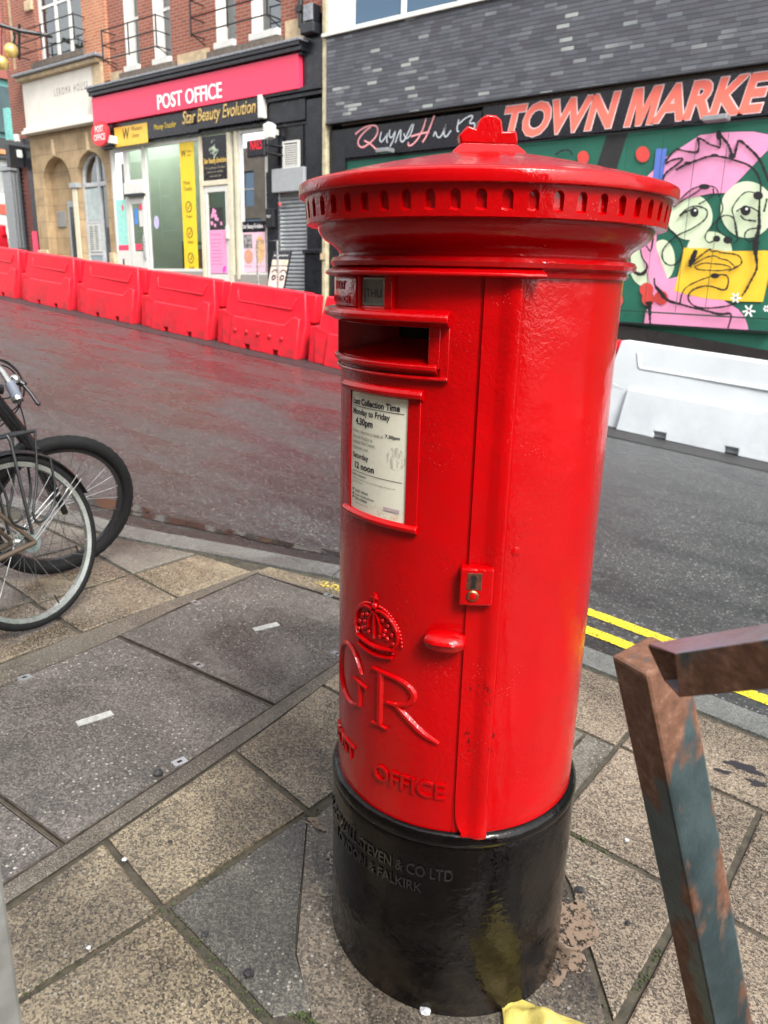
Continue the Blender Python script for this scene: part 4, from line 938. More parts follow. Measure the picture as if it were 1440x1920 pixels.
# ================================================================ BICYCLES
class Fr:
    """bike frame of reference: x forward, y left, z up, on a leaning plane"""
    def __init__(s, hub, th, lean):
        s.o = Vector(hub); s.u = Vector((cos(th), sin(th), 0)); n = Vector((-sin(th), cos(th), 0)); s.v = (Vector((0, 0, 1)) * cos(lean) + n * sin(lean)).normalized(); s.n = s.u.cross(s.v)
    def __call__(s, x, y, z): return s.o + s.u * x + s.n * y + s.v * z
def torus_pts(F, r, n=64, x=0, z=0, y=0): return [F(x + r * cos(2 * pi * i / n), y, z + r * sin(2 * pi * i / n)) for i in range(n)]
def wheel(F, r, rt, parent, rimm, knob=False, nsp=28, name='wheel'):
    m = MB(); n = 96
    vs = []
    for i in range(n):
        a = 2 * pi * i / n
        for k in range(10):
            b = 2 * pi * k / 10; rr_ = r - rt + rt * cos(b) + (.0022 if knob and (i + k) % 2 and abs(b) < 1.3 or knob and (i + k) % 2 and b > 5 else 0); vs.append(F(rr_ * cos(a), rt * .95 * sin(b), rr_ * sin(a)))
    m.add(vs, [(i * 10 + k, i * 10 + (k + 1) % 10, ((i + 1) % n) * 10 + (k + 1) % 10, ((i + 1) % n) * 10 + k) for i in range(n) for k in range(10)])
    ty = m.build('tyre', RUBBER, parent, smooth=50)
    m = MB(); r0, r1, wy = r - 2 * rt + .005, r - 2 * rt - .011, .011; vs = []
    for i in range(n):
        a = 2 * pi * i / n
        for rr_, yy in ((r0, -wy), (r0, wy), (r1, wy * .7), (r1, -wy * .7)): vs.append(F(rr_ * cos(a), yy, rr_ * sin(a)))
    m.add(vs, [(i * 4 + k, i * 4 + (k + 1) % 4, ((i + 1) % n) * 4 + (k + 1) % 4, ((i + 1) % n) * 4 + k) for i in range(n) for k in range(4)])
    m.build('rim', rimm, parent, smooth=30)
    m = MB()
    for i in range(nsp):
        a = 2 * pi * i / nsp; s_ = 1 if i % 2 else -1; b = a + (.9 if i % 4 < 2 else -.9)
        m.tube([F(.020 * cos(b), s_ * .022, .020 * sin(b)), F(r1 * cos(a), 0, r1 * sin(a))], .0011, 5)
    m.build('spokes', SPOKE, parent)
    m = MB(); m.tube([F(0, -.035, 0), F(0, .035, 0)], .013, 12); m.tube([F(0, -.026, 0), F(0, -.022, 0)], .026, 16); m.tube([F(0, .022, 0), F(0, .026, 0)], .026, 16); m.tube([F(0, -.062, 0), F(0, .062, 0)], .0055, 8); m.tube([F(0, -.066, 0), F(0, -.058, 0)], .010, 10)
    m.build('hub', CHROME, parent, smooth=40)
    m = MB(); a = -1.25; m.tube([F(r1 * cos(a), 0, r1 * sin(a)), F((r1 - .035) * cos(a), 0, (r1 - .035) * sin(a))], .003, 6); m.build('valve', BLKIRON, parent)
# bike one: rear wheel towards the road, frame leaves the picture on the left
th = R_(100); r1 = .307
F1 = Fr((-1.796, .043, .460), th, R_(10)); s1 = .307 / .34
bk = thing('bicycle', 'bicycle with rear rack, black mudguard and silver-rimmed rear wheel at the left edge', 'bicycle', (-1.8, .03, gz(-1.8)), 'bicycles parked at the left edge')
def sub(p, name):                              # a wheel is a part with its own pieces
    m = MB(); F = p[1]; m.tube([F(0, -.040, 0), F(0, .040, 0)], .004, 6); o = m.build(name, CHROME, p[0]); return o
wh = sub((bk, F1), 'rear_wheel'); wheel(F1, .307, .016, wh, ALLOY)
Fk = lambda x, y, z: F1(-x * s1, y, z * s1)   # x now towards the front of the bike (out of view)
m = MB()
BB = (.44, 0, -.06); ST = (.62 - .25, 0, .50)
for sy in (-1, 1):
    m.tube([Fk(0, sy * .06, 0), Fk(.44, sy * .035, -.06)], .0095, 8); m.tube([Fk(0, sy * .06, 0), Fk(.33, sy * .02, .42)], .0075, 8)
m.tube([Fk(.44, 0, -.06), Fk(.30, 0, .50)], .0155, 10); m.tube([Fk(.44, 0, -.06), Fk(1.0, 0, .40)], .018, 10); m.tube([Fk(.31, 0, .46), Fk(.99, 0, .52)], .015, 10); m.tube([Fk(.98, 0, .58), Fk(1.02, 0, .36)], .018, 10)
m.build('frame', BRONZE, bk, smooth=50)
m = MB()                                       # mudguard
vs = []; n = 40
for i in range(n + 1):
    a = R_(20 + (170 - 20) * i / n); rr_ = .307 + .012
    for yy, dr in ((-.026, -.010), (-.014, 0), (0, .003), (.014, 0), (.026, -.010)): vs.append(F1((rr_ + dr) * cos(a), yy, (rr_ + dr) * sin(a)))
m.add(vs, [(i * 5 + k, i * 5 + k + 1, (i + 1) * 5 + k + 1, (i + 1) * 5 + k) for i in range(n) for k in range(4)]); mg = m.build('mudguard', BLKIRON, bk, smooth=60)
m = MB()
for sy in (-1, 1): m.tube([F1(0, sy * .055, 0), F1(.319 * cos(R_(32)), sy * .026, .319 * sin(R_(32)))], .0022, 6)
for sy in (-1, 1): m.tube([F1(.0, sy * .055, .01), F1(.319 * cos(R_(36)), sy * .026, .319 * sin(R_(36)))], .0022, 6)
m.build('mudguard_stay', CHROME, bk)
m = MB()                                       # rack
zt = .372
for yy in (-.055, 0, .055): m.tube([F1(.10, yy, zt), F1(-.30, yy, zt - .012)], .006, 8)
for xx in (.10, .0, -.12, -.29): m.tube([F1(xx, -.055, zt), F1(xx, .055, zt)], .006, 8)
for sy in (-1, 1):
    m.tube([F1(-.005, sy * .062, .03), F1(-.01, sy * .065, zt - .02), F1(-.01, sy * .055, zt)], .006, 8)
    m.tube(smooth_pts([tuple(F1(.095, sy * .06, zt)), tuple(F1(.06, sy * .062, .20)), tuple(F1(.0, sy * .066, .08)), tuple(F1(.045, sy * .067, .055)), tuple(F1(.12, sy * .066, .13)), tuple(F1(.13, sy * .062, .27))], 2), .0045, 7)
    m.tube(smooth_pts([tuple(F1(-.02, sy * .06, .05)), tuple(F1(-.08, sy * .062, .09)), tuple(F1(-.06, sy * .06, .20)), tuple(F1(-.16, sy * .06, zt))], 2), .0045, 7)
m.build('rack', BLKIRON, bk, smooth=60)
m = MB(); m.tube([F1(.005, -.068, .0), F1(.03, -.073, -.012), F1(-.04, -.075, -.02)], .005, 8); m.build('quick_release', CHROME, bk, smooth=50)
m = MB()
for rr_ in (.036, .030, .024): m.tube([F1(0, .03 + rr_ * .3, 0), F1(0, .032 + rr_ * .3, 0)], rr_, 24)
m.build('sprockets', STEEL, bk)
# bike two: front wheel with black rim, fork, handlebar
th2 = R_(80); F2 = Fr((-2.06, .334, .478), th2, R_(-14))
bk2 = thing('bicycle', 'black bicycle behind the other one, knobbly front tyre, grey handlebar grip and bent cables', 'bicycle', (-2.06, .33, gz(-2.06)), 'bicycles parked at the left edge')
wh2 = sub((bk2, F2), 'front_wheel'); wheel(F2, .303, .027, wh2, BIKEBLK, True, 28)
s2 = .303 / .345
def onpx(px, py, off=0):                       # a point of bike two's own plane, shifted sideways
    r = ray(px, py); t_ = (F2.o - CAM).dot(F2.n) / r.dot(F2.n); return CAM + r * t_ + F2.n * off
hub2 = F2(0, 0, 0); crown = onpx(60, 838); stem = onpx(22, 790); headt = onpx(-8, 740)
m = MB()
for sy in (-1, 1): m.tube([F2(0, sy * .055, 0), crown + F2.n * sy * .055], [.012, .018], 10)
m.tube([crown - F2.n * .062, crown + F2.n * .062], .020, 10); m.build('fork', BIKEBLK, bk2, smooth=50)
m = MB(); hd_ = crown + (stem - crown) * 1.9
m.tube([crown, hd_], .025, 12); fwd = (hd_ - crown).normalized(); back = -F2.u
m.tube([hd_ - fwd * .02, hd_ + back * .55 - F2.v * .12], .019, 10); m.tube([crown + fwd * .03, crown + back * .50 - F2.v * .42], .022, 10)
m.tube([hd_ + back * .55 - F2.v * .12 + F2.v * .1, crown + back * .50 - F2.v * .42], .017, 10)
for sy in (-1, 1): m.tube([crown + back * .50 - F2.v * .42, crown + back * .86 - F2.v * .36 + F2.n * sy * .06], .010, 8)
m.build('frame', BIKEBLK, bk2, smooth=50)
F2b = Fr(crown + back * .86 - F2.v * .36, th2, R_(-14)); wh3 = sub((bk2, F2b), 'rear_wheel'); wheel(F2b, .303, .027, wh3, BIKEBLK, True, 28)
m = MB(); cap_ = onpx(33, 808); m.tube([hd_, hd_ + fwd * .05], .022, 12); m.tube([hd_ + fwd * .04, hd_ + fwd * .03 + F2.u * .05], .018, 10); m.build('stem', BIKEBLK, bk2, smooth=50)
# the handlebar: traced through the points it shows, nearer the camera than the wheel plane
def hb(px, py, D=2.95): return at(px, py, D)
m = MB(); m.tube(smooth_pts([tuple(hb(-70, 640, 3.15)), tuple(hb(-30, 665, 3.1)), tuple(hb(0, 690, 3.02)), tuple(hb(20, 722))], 2), .0125, 10); m.build('handlebar', CHROME, bk2, smooth=60)
m = MB(); m.tube([hb(16, 716), hb(20, 722), hb(30, 742), hb(32, 747)], [.015, .0175, .0185, .0185], 14); gr = m.build('grip', GRIP, bk2, smooth=50)
m = MB(); m.tube([hb(32, 746, 2.945), hb(34, 752, 2.94)], .0195, 14); m.build('grip_end', CHROME, gr, smooth=50)
m = MB(); m.tube([hb(24, 706, 2.98), hb(36, 716, 2.98), hb(47, 722, 2.97)], [.011, .014, .010], 10); m.tube([hb(44, 722, 2.97), hb(58, 738, 2.96), hb(70, 756, 2.95)], [.007, .0055, .0065], 8); m.ball(hb(72, 757, 2.95), .008, 8); m.build('brake_lever', BLKIRON, bk2, smooth=60)
m = MB(); m.ball(hb(28, 711, 2.96), .016, 10, sx=1.2); m.build('bell', CHROME, bk2, smooth=60)
m = MB()
for c_ in ([(0, 676), (20, 684), (42, 708), (48, 735), (35, 762), (12, 778), (0, 790)], [(0, 674), (14, 678), (34, 695), (46, 722), (44, 745), (30, 775), (0, 800)], [(36, 757), (44, 780), (50, 812), (58, 838)], [(0, 748), (12, 747), (22, 744)], [(-20, 690), (5, 682), (30, 700), (40, 730), (34, 760)]):
    m.tube(smooth_pts([tuple(at(x, y, 3.02 + .02 * i)) for i, (x, y) in enumerate(c_)], 2), .0028, 6)
m.build('cables', BLKIRON, bk2, smooth=60)
# ================================================================ BUILDINGS ACROSS THE STREET (fronts at Y = 11)
FY = 11.0
def wall(mb, x0, x1, z0, z1, holes, y=FY, dep=.25):
    xs = sorted({x0, x1, *[v for h in holes for v in h[:2]]}); zs_ = sorted({z0, z1, *[v for h in holes for v in h[2:4]]})
    for a, b in zip(xs, xs[1:]):
        for c, d in zip(zs_, zs_[1:]):
            mx_, mz_ = (a + b) / 2, (c + d) / 2
            if mx_ < x0 or mx_ > x1 or mz_ < z0 or mz_ > z1: continue
            if any(h[0] < mx_ < h[1] and h[2] < mz_ < h[3] for h in holes): continue
            mb.quad((a, y, c), (b, y, c), (b, y, d), (a, y, d))
    for h in holes:
        a, b, c, d = h[:4]
        for p, q in (((a, c), (b, c)), ((b, c), (b, d)), ((b, d), (a, d)), ((a, d), (a, c))): mb.quad((p[0], y, p[1]), (q[0], y, q[1]), (q[0], y + dep, q[1]), (p[0], y + dep, p[1]))
    return mb
def part(name, mat, parent, *boxes, bevel=0, smooth=None):
    m = MB()
    for b in boxes: m.box(*b)
    return m.build(name, mat, parent, bevel=bevel, smooth=smooth)
def R4(tl, br, Y=FY):                         # rectangle on a facade from two corners
    a, b = FP(*tl, Y), FP(*br, Y); return a[0], b[0], b[1], a[1]
def shell(mb, x0, x1, z0, z1, yb=24):          # sides, back, roof behind a front wall
    mb.quad((x0, FY, z0), (x0, yb, z0), (x0, yb, z1), (x0, FY, z1)); mb.quad((x1, FY, z0), (x1, yb, z0), (x1, yb, z1), (x1, FY, z1))
    mb.quad((x0, yb, z0), (x1, yb, z0), (x1, yb, z1), (x0, yb, z1)); mb.quad((x0, FY, z1), (x1, FY, z1), (x1, yb, z1), (x0, yb, z1))
def sash(parent, x0, x1, z0, z1, y=FY + .12, mull=(), bars=(), fw=.07, glass=None, frame=None, name='window'):
    m = MB(); fr = frame or WHITE
    m.box(x0, x0 + fw, y, y + .07, z0, z1); m.box(x1 - fw, x1, y, y + .07, z0, z1); m.box(x0 + fw, x1 - fw, y, y + .07, z0, z0 + fw); m.box(x0 + fw, x1 - fw, y, y + .07, z1 - fw, z1)
    for k in mull: m.box(k - .05, k + .05, y + .002, y + .068, z0 + fw, z1 - fw)
    for k in bars: m.box(x0 + fw, x1 - fw, y + .01, y + .06, k - .03, k + .03)
    o = m.build(name, fr, parent)
    g = MB(); g.quad((x0 + fw, y + .035, z0 + fw), (x1 - fw, y + .035, z0 + fw), (x1 - fw, y + .035, z1 - fw), (x0 + fw, y + .035, z1 - fw)); g.build('pane', glass or GLASSUP, o)
    return o
DIM = pm('dim_interior', (.10, .10, .09), .9, var=.3, scale=1); CURT = pm('net_curtain', (.50, .55, .48), .9)
# ---------- red brick building with the post office
po = thing('brick_building', 'red brick building with white sash windows, iron balconies and black shopfront', 'building', (-13.9, FY, gz(-13.9)))
uw = [(-16.36, -15.84, 6.16, 8.3), (-15.30, -14.70, 6.16, 8.3), (-13.22, -12.62, 6.18, 8.3), (-12.16, -11.34, 6.18, 8.3)]
uw2 = [(a, b, 9.6, 11.4) for a, b, _, _ in uw]
m = MB(); wall(m, -17.0, -10.62, 5.6, 13, uw + uw2); shell(m, -17.6, -10.15, 4.9, 13); m.build('wall', BRICK, po)
m = MB(); m.box(-17.95, -17.0, FY - .06, FY + .2, 6.0, 13); m.build('wall_pier', BRICKO, po)
m = MB(); m.box(-10.62, -10.16, FY - .01, FY + .2, 6.3, 13); m.build('wall_pier', BRICK, po)
for a, b, c, d in uw + uw2:
    o = sash(po, a + .02, b - .02, c, d, y=FY + .2, bars=(c + (d - c) * .5,)); part('reveal', WHITE, o, (a - .0, a + .035, FY - .004, FY + .2, c, d), bevel=0)
    if c < 9: part('window_board', WHITE, o, (a, b, FY - .10, FY + .1, c - .10, c + .03), bevel=.01)
part('window_sill', STONED, po, (-16.5, -14.55, FY - .14, FY + .1, 5.93, 6.055)); part('window_sill', STONED, po, (-13.4, -11.25, FY - .14, FY + .1, 5.93, 6.055))
[part('stone_band', STONEP, po, b_) for b_ in ((-14.5, -13.45, FY - .03, FY + .1, 5.95, 6.18), (-11.2, -10.62, FY - .03, FY + .1, 5.95, 6.30), (-17.0, -16.55, FY - .03, FY + .1, 5.95, 6.15))]
m = MB(); m.box(-17.2, -11.2, FY + .40, FY + .44, 5.7, 12.5); m.build('back_of_rooms', CURT, po)
def balcony(x0, x1, z0, z1, y=FY - .36):
    m = MB()
    for z in (z0, (z0 + z1) / 2, z1): m.tube([(x0, FY, z), (x0, y, z), (x1, y, z), (x1, FY, z)], .014, 6)
    for x in (x0, (x0 + x1) / 2, x1): m.box(x - .012, x + .012, y - .012, y + .012, z0 - .04, z1 + .02)
    for x in (x0 + .02, x1 - .02): m.tube([(x, FY, z0 - .12), (x, y, z0)], .012, 6)
    m.build('balcony_railing', BLKIRON, po)
balcony(-16.75, -14.75, 6.32, 6.92); balcony(-13.6, -11.35, 6.36, 6.98)
part('cornice', BLK, po, (-17.55, -10.55, FY - .30, FY, 5.66, 5.74), (-17.5, -10.6, FY - .22, FY, 5.60, 5.66), (-17.55, -10.55, FY - .34, FY, 5.74, 5.81), bevel=.01)
part('lead_flashing', LEAD, po, (-17.58, -10.5, FY - .36, FY, 5.811, 5.86), bevel=.01)
part('fascia_box', BLK, po, (-17.5, -10.63, FY - .08, FY + .1, 4.52, 5.60))
# right black pier, console bracket, panelling over the shutter
part('pier', BLK, po, (-10.64, -10.16, FY - .12, FY + .1, .4, 2.02), (-10.60, -10.18, FY - .08, FY + .1, 2.02, 4.86), (-10.66, -10.14, FY - .16, FY + .1, 2.02, 2.10), (-10.64, -10.16, FY - .12, FY + .1, 5.05, 5.9), bevel=.012)
part('shop_cornice', BLK, po, (-11.78, -10.14, FY - .20, FY + .1, 4.98, 5.06), (-11.75, -10.15, FY - .14, FY + .1, 4.90, 4.979), bevel=.01)
part('console_bracket', BLK, po, (-10.56, -10.22, FY - .30, FY, 5.9, 6.1), (-10.50, -10.28, FY - .24, FY, 6.1, 6.42), bevel=.03)
part('console_leaf', LEAD, po, (-10.50, -10.27, FY - .27, FY - .241, 6.12, 6.4), bevel=.02)
m = MB(); m.tube([(-10.72, FY - .10, 6.1), (-10.72, FY - .10, 13)], .05, 10); m.box(-10.79, -10.65, FY - .17, FY - .02, 6.35, 6.45); m.build('downpipe', BLKIRON, po, smooth=40)
part('shop_panel', BLK, po, (-11.78, -10.62, FY + .02, FY + .1, 3.64, 4.90), (-11.78, -10.62, FY - .01, FY + .1, 4.45, 4.53), (-11.50, -11.46, FY - .005, FY + .05, 3.66, 4.44), (-10.80, -10.76, FY - .005, FY + .05, 3.66, 4.44))
part('side_pier', BLK, po, (-11.80, -11.47, FY - .03, FY + .1, .5, 3.64), bevel=.01)
part('stall_riser', pm('grey_stone_riser', (.28, .265, .24), .7, var=.2, scale=40), po, (-15.88, -13.92, FY - .03, FY + .1, .6, 1.66), (-12.93, -11.80, FY - .03, FY + .1, .6, 1.60))
# roller shutter with its box
m = MB(); n = 34
for k in range(n):
    z0 = .7 + (3.30 - .7) * k / n; z1 = z0 + (3.30 - .7) / n; zm = (z0 + z1) / 2
    pr = [(0, z0), (-.022, z0 + .015), (-.026, zm), (-.018, z1 - .012), (0, z1 - .008), (0, z1)]
    for (a, za), (b, zb) in zip(pr, pr[1:]): m.quad((-11.42, FY + .06 + a, za), (-10.68, FY + .06 + a, za), (-10.68, FY + .06 + b, zb), (-11.42, FY + .06 + b, zb))
sh = m.build('roller_shutter', SHUT, po, smooth=50)
part('guide_rail', STEEL, sh, (-11.47, -11.42, FY - .01, FY + .1, .6, 3.3), (-10.68, -10.645, FY - .01, FY + .1, .6, 3.3))
part('shutter_box', GREYP, po, (-11.52, -10.63, FY - .14, FY + .05, 3.22, 3.66), bevel=.008)
# ventilation grille
x0, x1, z0, z1 = R4((531, 266), (562, 314)); vg = part('vent_grille', WHITE, po, (x0, x1, FY - .03, FY + .02, z0, z0 + .04), (x0, x1, FY - .03, FY + .02, z1 - .04, z1), (x0, x0 + .04, FY - .03, FY + .02, z0 + .04, z1 - .04), (x1 - .04, x1, FY - .03, FY + .02, z0 + .04, z1 - .04))
m = MB()
for k in range(10): z = z0 + .05 + (z1 - z0 - .1) * k / 10; m.add([(x0 + .04, FY - .025, z), (x1 - .04, FY - .025, z), (x1 - .04, FY - .005, z + .032), (x0 + .04, FY - .005, z + .032)], [(0, 1, 2, 3)])
m.build('louvres', WHITE, vg)
# shopfront: frames, panes, doors
def glaze(name, x0, x1, z0, z1, fw=.05, y=FY + .05, mat=None, glass=None):
    m = MB(); m.box(x0, x0 + fw, y - .05, y + .03, z0, z1); m.box(x1 - fw, x1, y - .05, y + .03, z0, z1); m.box(x0 + fw, x1 - fw, y - .05, y + .03, z0, z0 + fw); m.box(x0 + fw, x1 - fw, y - .05, y + .03, z1 - fw, z1)
    o = m.build(name, mat or WHITE, po); g = MB(); g.quad((x0 + fw, y, z0 + fw), (x1 - fw, y, z0 + fw), (x1 - fw, y, z1 - fw), (x0 + fw, y, z1 - fw)); g.build('pane', glass or GLASS, o); return o
glaze('shop_window', -17.27, -16.68, 2.08, 4.50, .07); part('lower_panel', WHITE, po, (-17.27, -16.68, FY, FY + .08, .9, 2.08), bevel=.01)
part('letter_slot', pm('brown_slot', (.10, .05, .04), .5), po, (-17.02, -16.96, FY - .01, FY + .01, 1.55, 1.95))
glaze('transom_window', -16.67, -15.96, 3.70, 4.50, .07)
part('door_closer_box', WHITE, po, (-16.72, -15.93, FY - .06, FY + .05, 3.44, 3.70), bevel=.015); part('closer_dark_rail', BLKIRON, po, (-16.62, -15.94, FY - .12, FY - .02, 3.38, 3.44))  # white closer box with a black bar below it
def door(x0, x1, z0, z1, panes, fw=.11, nm='door'):
    m = MB(); m.box(x0, x0 + fw, FY - .02, FY + .05, z0, z1); m.box(x1 - fw, x1, FY - .02, FY + .05, z0, z1); zc = z0
    for a, b in panes: m.box(x0 + fw, x1 - fw, FY - .02, FY + .05, zc, a); zc = b
    m.box(x0 + fw, x1 - fw, FY - .02, FY + .05, zc, z1); o = m.build(nm, WHITE, po, bevel=.008)
    g = MB()
    for a, b in panes: g.quad((x0 + fw, FY + .01, a), (x1 - fw, FY + .01, a), (x1 - fw, FY + .01, b), (x0 + fw, FY + .01, b))
    g.build('pane', GLASS, o); return o
d1 = door(-16.62, -15.97, 1.0, 3.38, [(1.22, 1.72), (2.12, 3.22)])
part('handle', STEEL, d1, (-16.07, -16.02, FY - .07, FY - .021, 1.95, 2.5), bevel=.008)
part('sticker', pm('blue_sticker', (.06, .22, .62), .5), d1, (-16.42, -16.30, FY - .004, FY + .0, 2.75, 3.12)); part('sticker', SIGNRED, d1, (-16.22, -16.08, FY - .004, FY, 3.08, 3.2))
part('sticker', WHITE, d1, (-16.24, -16.06, FY - .004, FY, 2.7, 3.06)); part('sticker', SIGNRED, d1, (-16.45, -16.2, FY - .004, FY, 2.16, 2.3))
glaze('shop_window', -15.93, -13.88, 1.66, 4.50, .06)
d2 = door(-13.78, -12.99, 1.0, 3.46, [(1.60, 3.34)], .10)
part('handle', WHITE, d2, (-13.06, -12.97, FY - .07, FY - .021, 2.35, 2.62), bevel=.01)
part('door_frame', CREAMP, po, (-13.90, -13.80, FY - .04, FY + .05, .9, 4.50), (-12.97, -12.86, FY - .04, FY + .05, .9, 4.50), (-13.80, -12.97, FY - .04, FY + .05, 3.48, 3.58), (-12.74, -12.66, FY - .04, FY + .05, 1.5, 4.50))
part('side_panel', pm('grey_green_panel', (.30, .34, .30), .5), po, (-12.86, -12.74, FY + .02, FY + .05, 1.5, 4.5))
glaze('shop_window', -12.65, -11.80, 1.60, 4.50, .05)
# interior seen through the panes
INW = pm('pale_green_interior', (.40, .43, .36), .8, var=.1, scale=1); INF = pm('interior_floor', (.16, .15, .14), .5)
m = MB(); m.quad((-17.3, 14.5, 1.0), (-11.8, 14.5, 1.0), (-11.8, 14.5, 5.45), (-17.3, 14.5, 5.45)); m.quad((-17.3, 11.1, 1), (-17.3, 14.5, 1), (-17.3, 14.5, 5.45), (-17.3, 11.1, 5.45)); m.quad((-11.8, 11.1, 1), (-11.8, 14.5, 1), (-11.8, 14.5, 5.45), (-11.8, 11.1, 5.45)); m.quad((-13.85, 11.12, 1), (-13.85, 14.5, 1), (-13.85, 14.5, 5.45), (-13.85, 11.12, 5.45)); m.quad((-17.3, 11.1, 5.45), (-11.8, 11.1, 5.45), (-11.8, 14.5, 5.45), (-17.3, 14.5, 5.45))
m.build('interior_wall', INW, po); m = MB(); m.quad((-17.3, 11.1, 1.35), (-11.8, 11.1, 1.35), (-11.8, 14.5, 1.35), (-17.3, 14.5, 1.35)); m.build('interior_floor', INF, po)
FILL_GLOW = emis('added_fill_glow', (.97, 1, .90), 11)  # glowing panels added out of sight above the panes to brighten the rooms
m = MB(); [m.box(x, x + .4, 11.5, 13.2, 5.38, 5.42) for x in (-16.8, -15.2)]; m.build('added_fill_panel', FILL_GLOW, po)
m = MB(); m.box(-12.7, -12.4, 11.6, 12.8, 5.38, 5.42); m.build('added_fill_panel', FILL_GLOW, po)
part('counter', pm('shop_counter', (.25, .13, .09), .6), po, (-16.9, -14.2, 13.2, 13.6, 1.35, 2.3)); part('display_shelf', pm('shelf_goods', (.30, .20, .18), .7, var=.6, scale=9), po, (-14.35, -13.9, 11.6, 13.0, 1.36, 3.2))
for a_, b_, c_ in ((-16.9, -15.9, (.5, .5, .5)), (-15.8, -14.9, (.12, .3, .35)), (-14.8, -14.1, (.45, .4, .3))):
    part('wall_shelf', pm('shelf_stock_%d' % int(-a_ * 10), c_, .6, var=.7, scale=7), po, (a_, b_, 14.1, 14.45, 2.5, 3.9))
m = MB(); m.tube([(-15.25, 11.5, 1.36), (-15.25, 11.5, 2.35), (-14.3, 11.5, 2.35), (-14.3, 11.5, 1.36)], .025, 8); m.tube([(-15.25, 11.5, 2.35), (-15.25, 12.6, 2.35), (-15.25, 12.6, 1.36)], .025, 8); m.build('inner_handrail', BLKIRON, po, smooth=50)
# ---------- signs of that shopfront
def board(name, label, x0, x1, z0, z1, y, d, mat, cat='sign', bevel=.006):
    o = part(name, mat, None, (x0, x1, y, y + d, z0, z1), bevel=bevel); return tag(o, label, cat)
fs_ = board('fascia_sign', 'long red fascia sign with white capital letters over the shopfront', -17.52, -10.67, 5.03, 5.635, FY - .235, .15, SIGNRED)
fs_.location = (0, 0, 0)
m = MB(); x0, zb = FP(296, 206, FY - .24); x1, _ = FP(416, 186, FY - .24); text_on_wall(m, 'POST OFFICE', x0, zb + .0, FY - .236, w=x1 - x0, h=FP(296, 178, FY - .24)[1] - zb, offset=.008, depth=.012); m.build('lettering', SIGNW, fs_)
sb = board('money_transfer_sign', 'black and yellow money transfer sign below the red fascia', -17.45, -13.75, 4.57, 5.02, FY - .14, .05, BLKSIGN)
x0, x1, z0, z1 = R4((214, 240), (277, 263), FY - .15)
part('yellow_board', YEL2, sb, (x0, x1, FY - .155, FY - .141, z0 - .05, z1), bevel=.004)
m = MB(); text_on_wall(m, 'W', x0 + .33, z0 + .09, FY - .158, w=.28, h=.24, offset=.02, shear=.12); text_on_wall(m, 'Western\nUnion', x0 + .68, z0 + .10, FY - .158, h=.24, w=.42); m.build('lettering', INK, sb)
m = MB(); xa, za = FP(289, 247, FY - .15); xb, _ = FP(330, 240, FY - .15); text_on_wall(m, 'Money Transfer', xa, za, FY - .144, w=xb - xa, h=.15); m.build('gold_lettering', YEL, sb)
bs = board('beauty_sign', 'glossy black sign with golden slanted serif letters at the right end below the red fascia', -13.72, -11.77, 4.60, 5.04, FY - .19, .08, BLKSIGN)
m = MB(); xa, za = FP(343, 246, FY - .2); xb, _ = FP(480, 220, FY - .2); text_on_wall(m, 'Star Beauty Evolution', xa, 4.66, FY - .193, w=xb - xa, h=.34, shear=.25, offset=.008, depth=.012); m.build('lettering', GOLD, bs)
part('end_light', WHITE, bs, (-11.78, -11.66, FY - .25, FY - .1, 4.62, 5.04), bevel=.01)
# round hanging sign
cx_, cz_ = FP(189, 251, 10.65); hs_ = thing('round_sign', 'small red oval hanging sign with white letters beside the arched window', 'hanging sign', (cx_, 10.65, cz_))
m = MB(); n = 40; rx, rz = .325, .275
m.prism([(cx_ + rx * cos(2 * pi * i / n), cz_ + rz * sin(2 * pi * i / n)) for i in range(n)], lambda a, b: (a, 10.60, b), lambda a, b: (a, 10.68, b)); m.build('disc', pm('bright_red_sign', (.78, .02, .03), .35, var=.03), hs_, bevel=.006)
m = MB(); text_on_wall(m, 'POST', cx_ - .15, cz_ + .03, 10.597, w=.34, h=.14, offset=.012); text_on_wall(m, 'OFFICE', cx_ - .22, cz_ - .15, 10.597, w=.46, h=.14, offset=.012); m.build('lettering', SIGNW, hs_)
m = MB(); m.box(cx_ + .25, cx_ + .36, 10.66, 10.95, cz_ - .22, cz_ - .06); m.build('bracket', WHITE, hs_)
# NAILS sign
x0, x1, z0, z1 = R4((461, 264), (495, 296), 10.55); nl = thing('lit_sign', 'small black projecting sign with glowing red letters above the beauty shop window', 'lit sign', (x0, 10.55, z0))
part('case', BLKSIGN, nl, (x0, x1, 10.55, 10.66, z0 + .03, z1), bevel=.03); m = MB(); text_on_wall(m, 'NAILS', x0 + .13, z0 + .17, 10.547, w=x1 - x0 - .18, h=.19, offset=.01); m.build('lettering', emis('red_neon', (1, .0, .02), .45), nl)
part('bracket', BLKIRON, nl, (x1, x1 + .12, 10.6, 11, z1 - .12, z1 - .09), (x1, x1 + .12, 10.6, 11, z0 + .08, z0 + .11))
# lamp
cx_, cz_ = FP(503, 245, 10.75); wl = thing('wall_lamp', 'white angular security lamp on the black shopfront', 'lamp', (cx_, 10.8, cz_))
m = MB(); m.prism([(-.11, .12), (.03, .16), (.13, .10), (.10, -.13), (-.04, -.17), (-.10, -.12)], lambda a, b: (cx_ + a, 10.70, cz_ + b), lambda a, b: (cx_ + a, 10.86, cz_ + b)); m.build('housing', WHITE, wl, bevel=.02); part('bracket', WHITE, wl, (cx_ - .05, cx_ + .05, 10.86, 11.0, cz_ - .05, cz_ + .05))
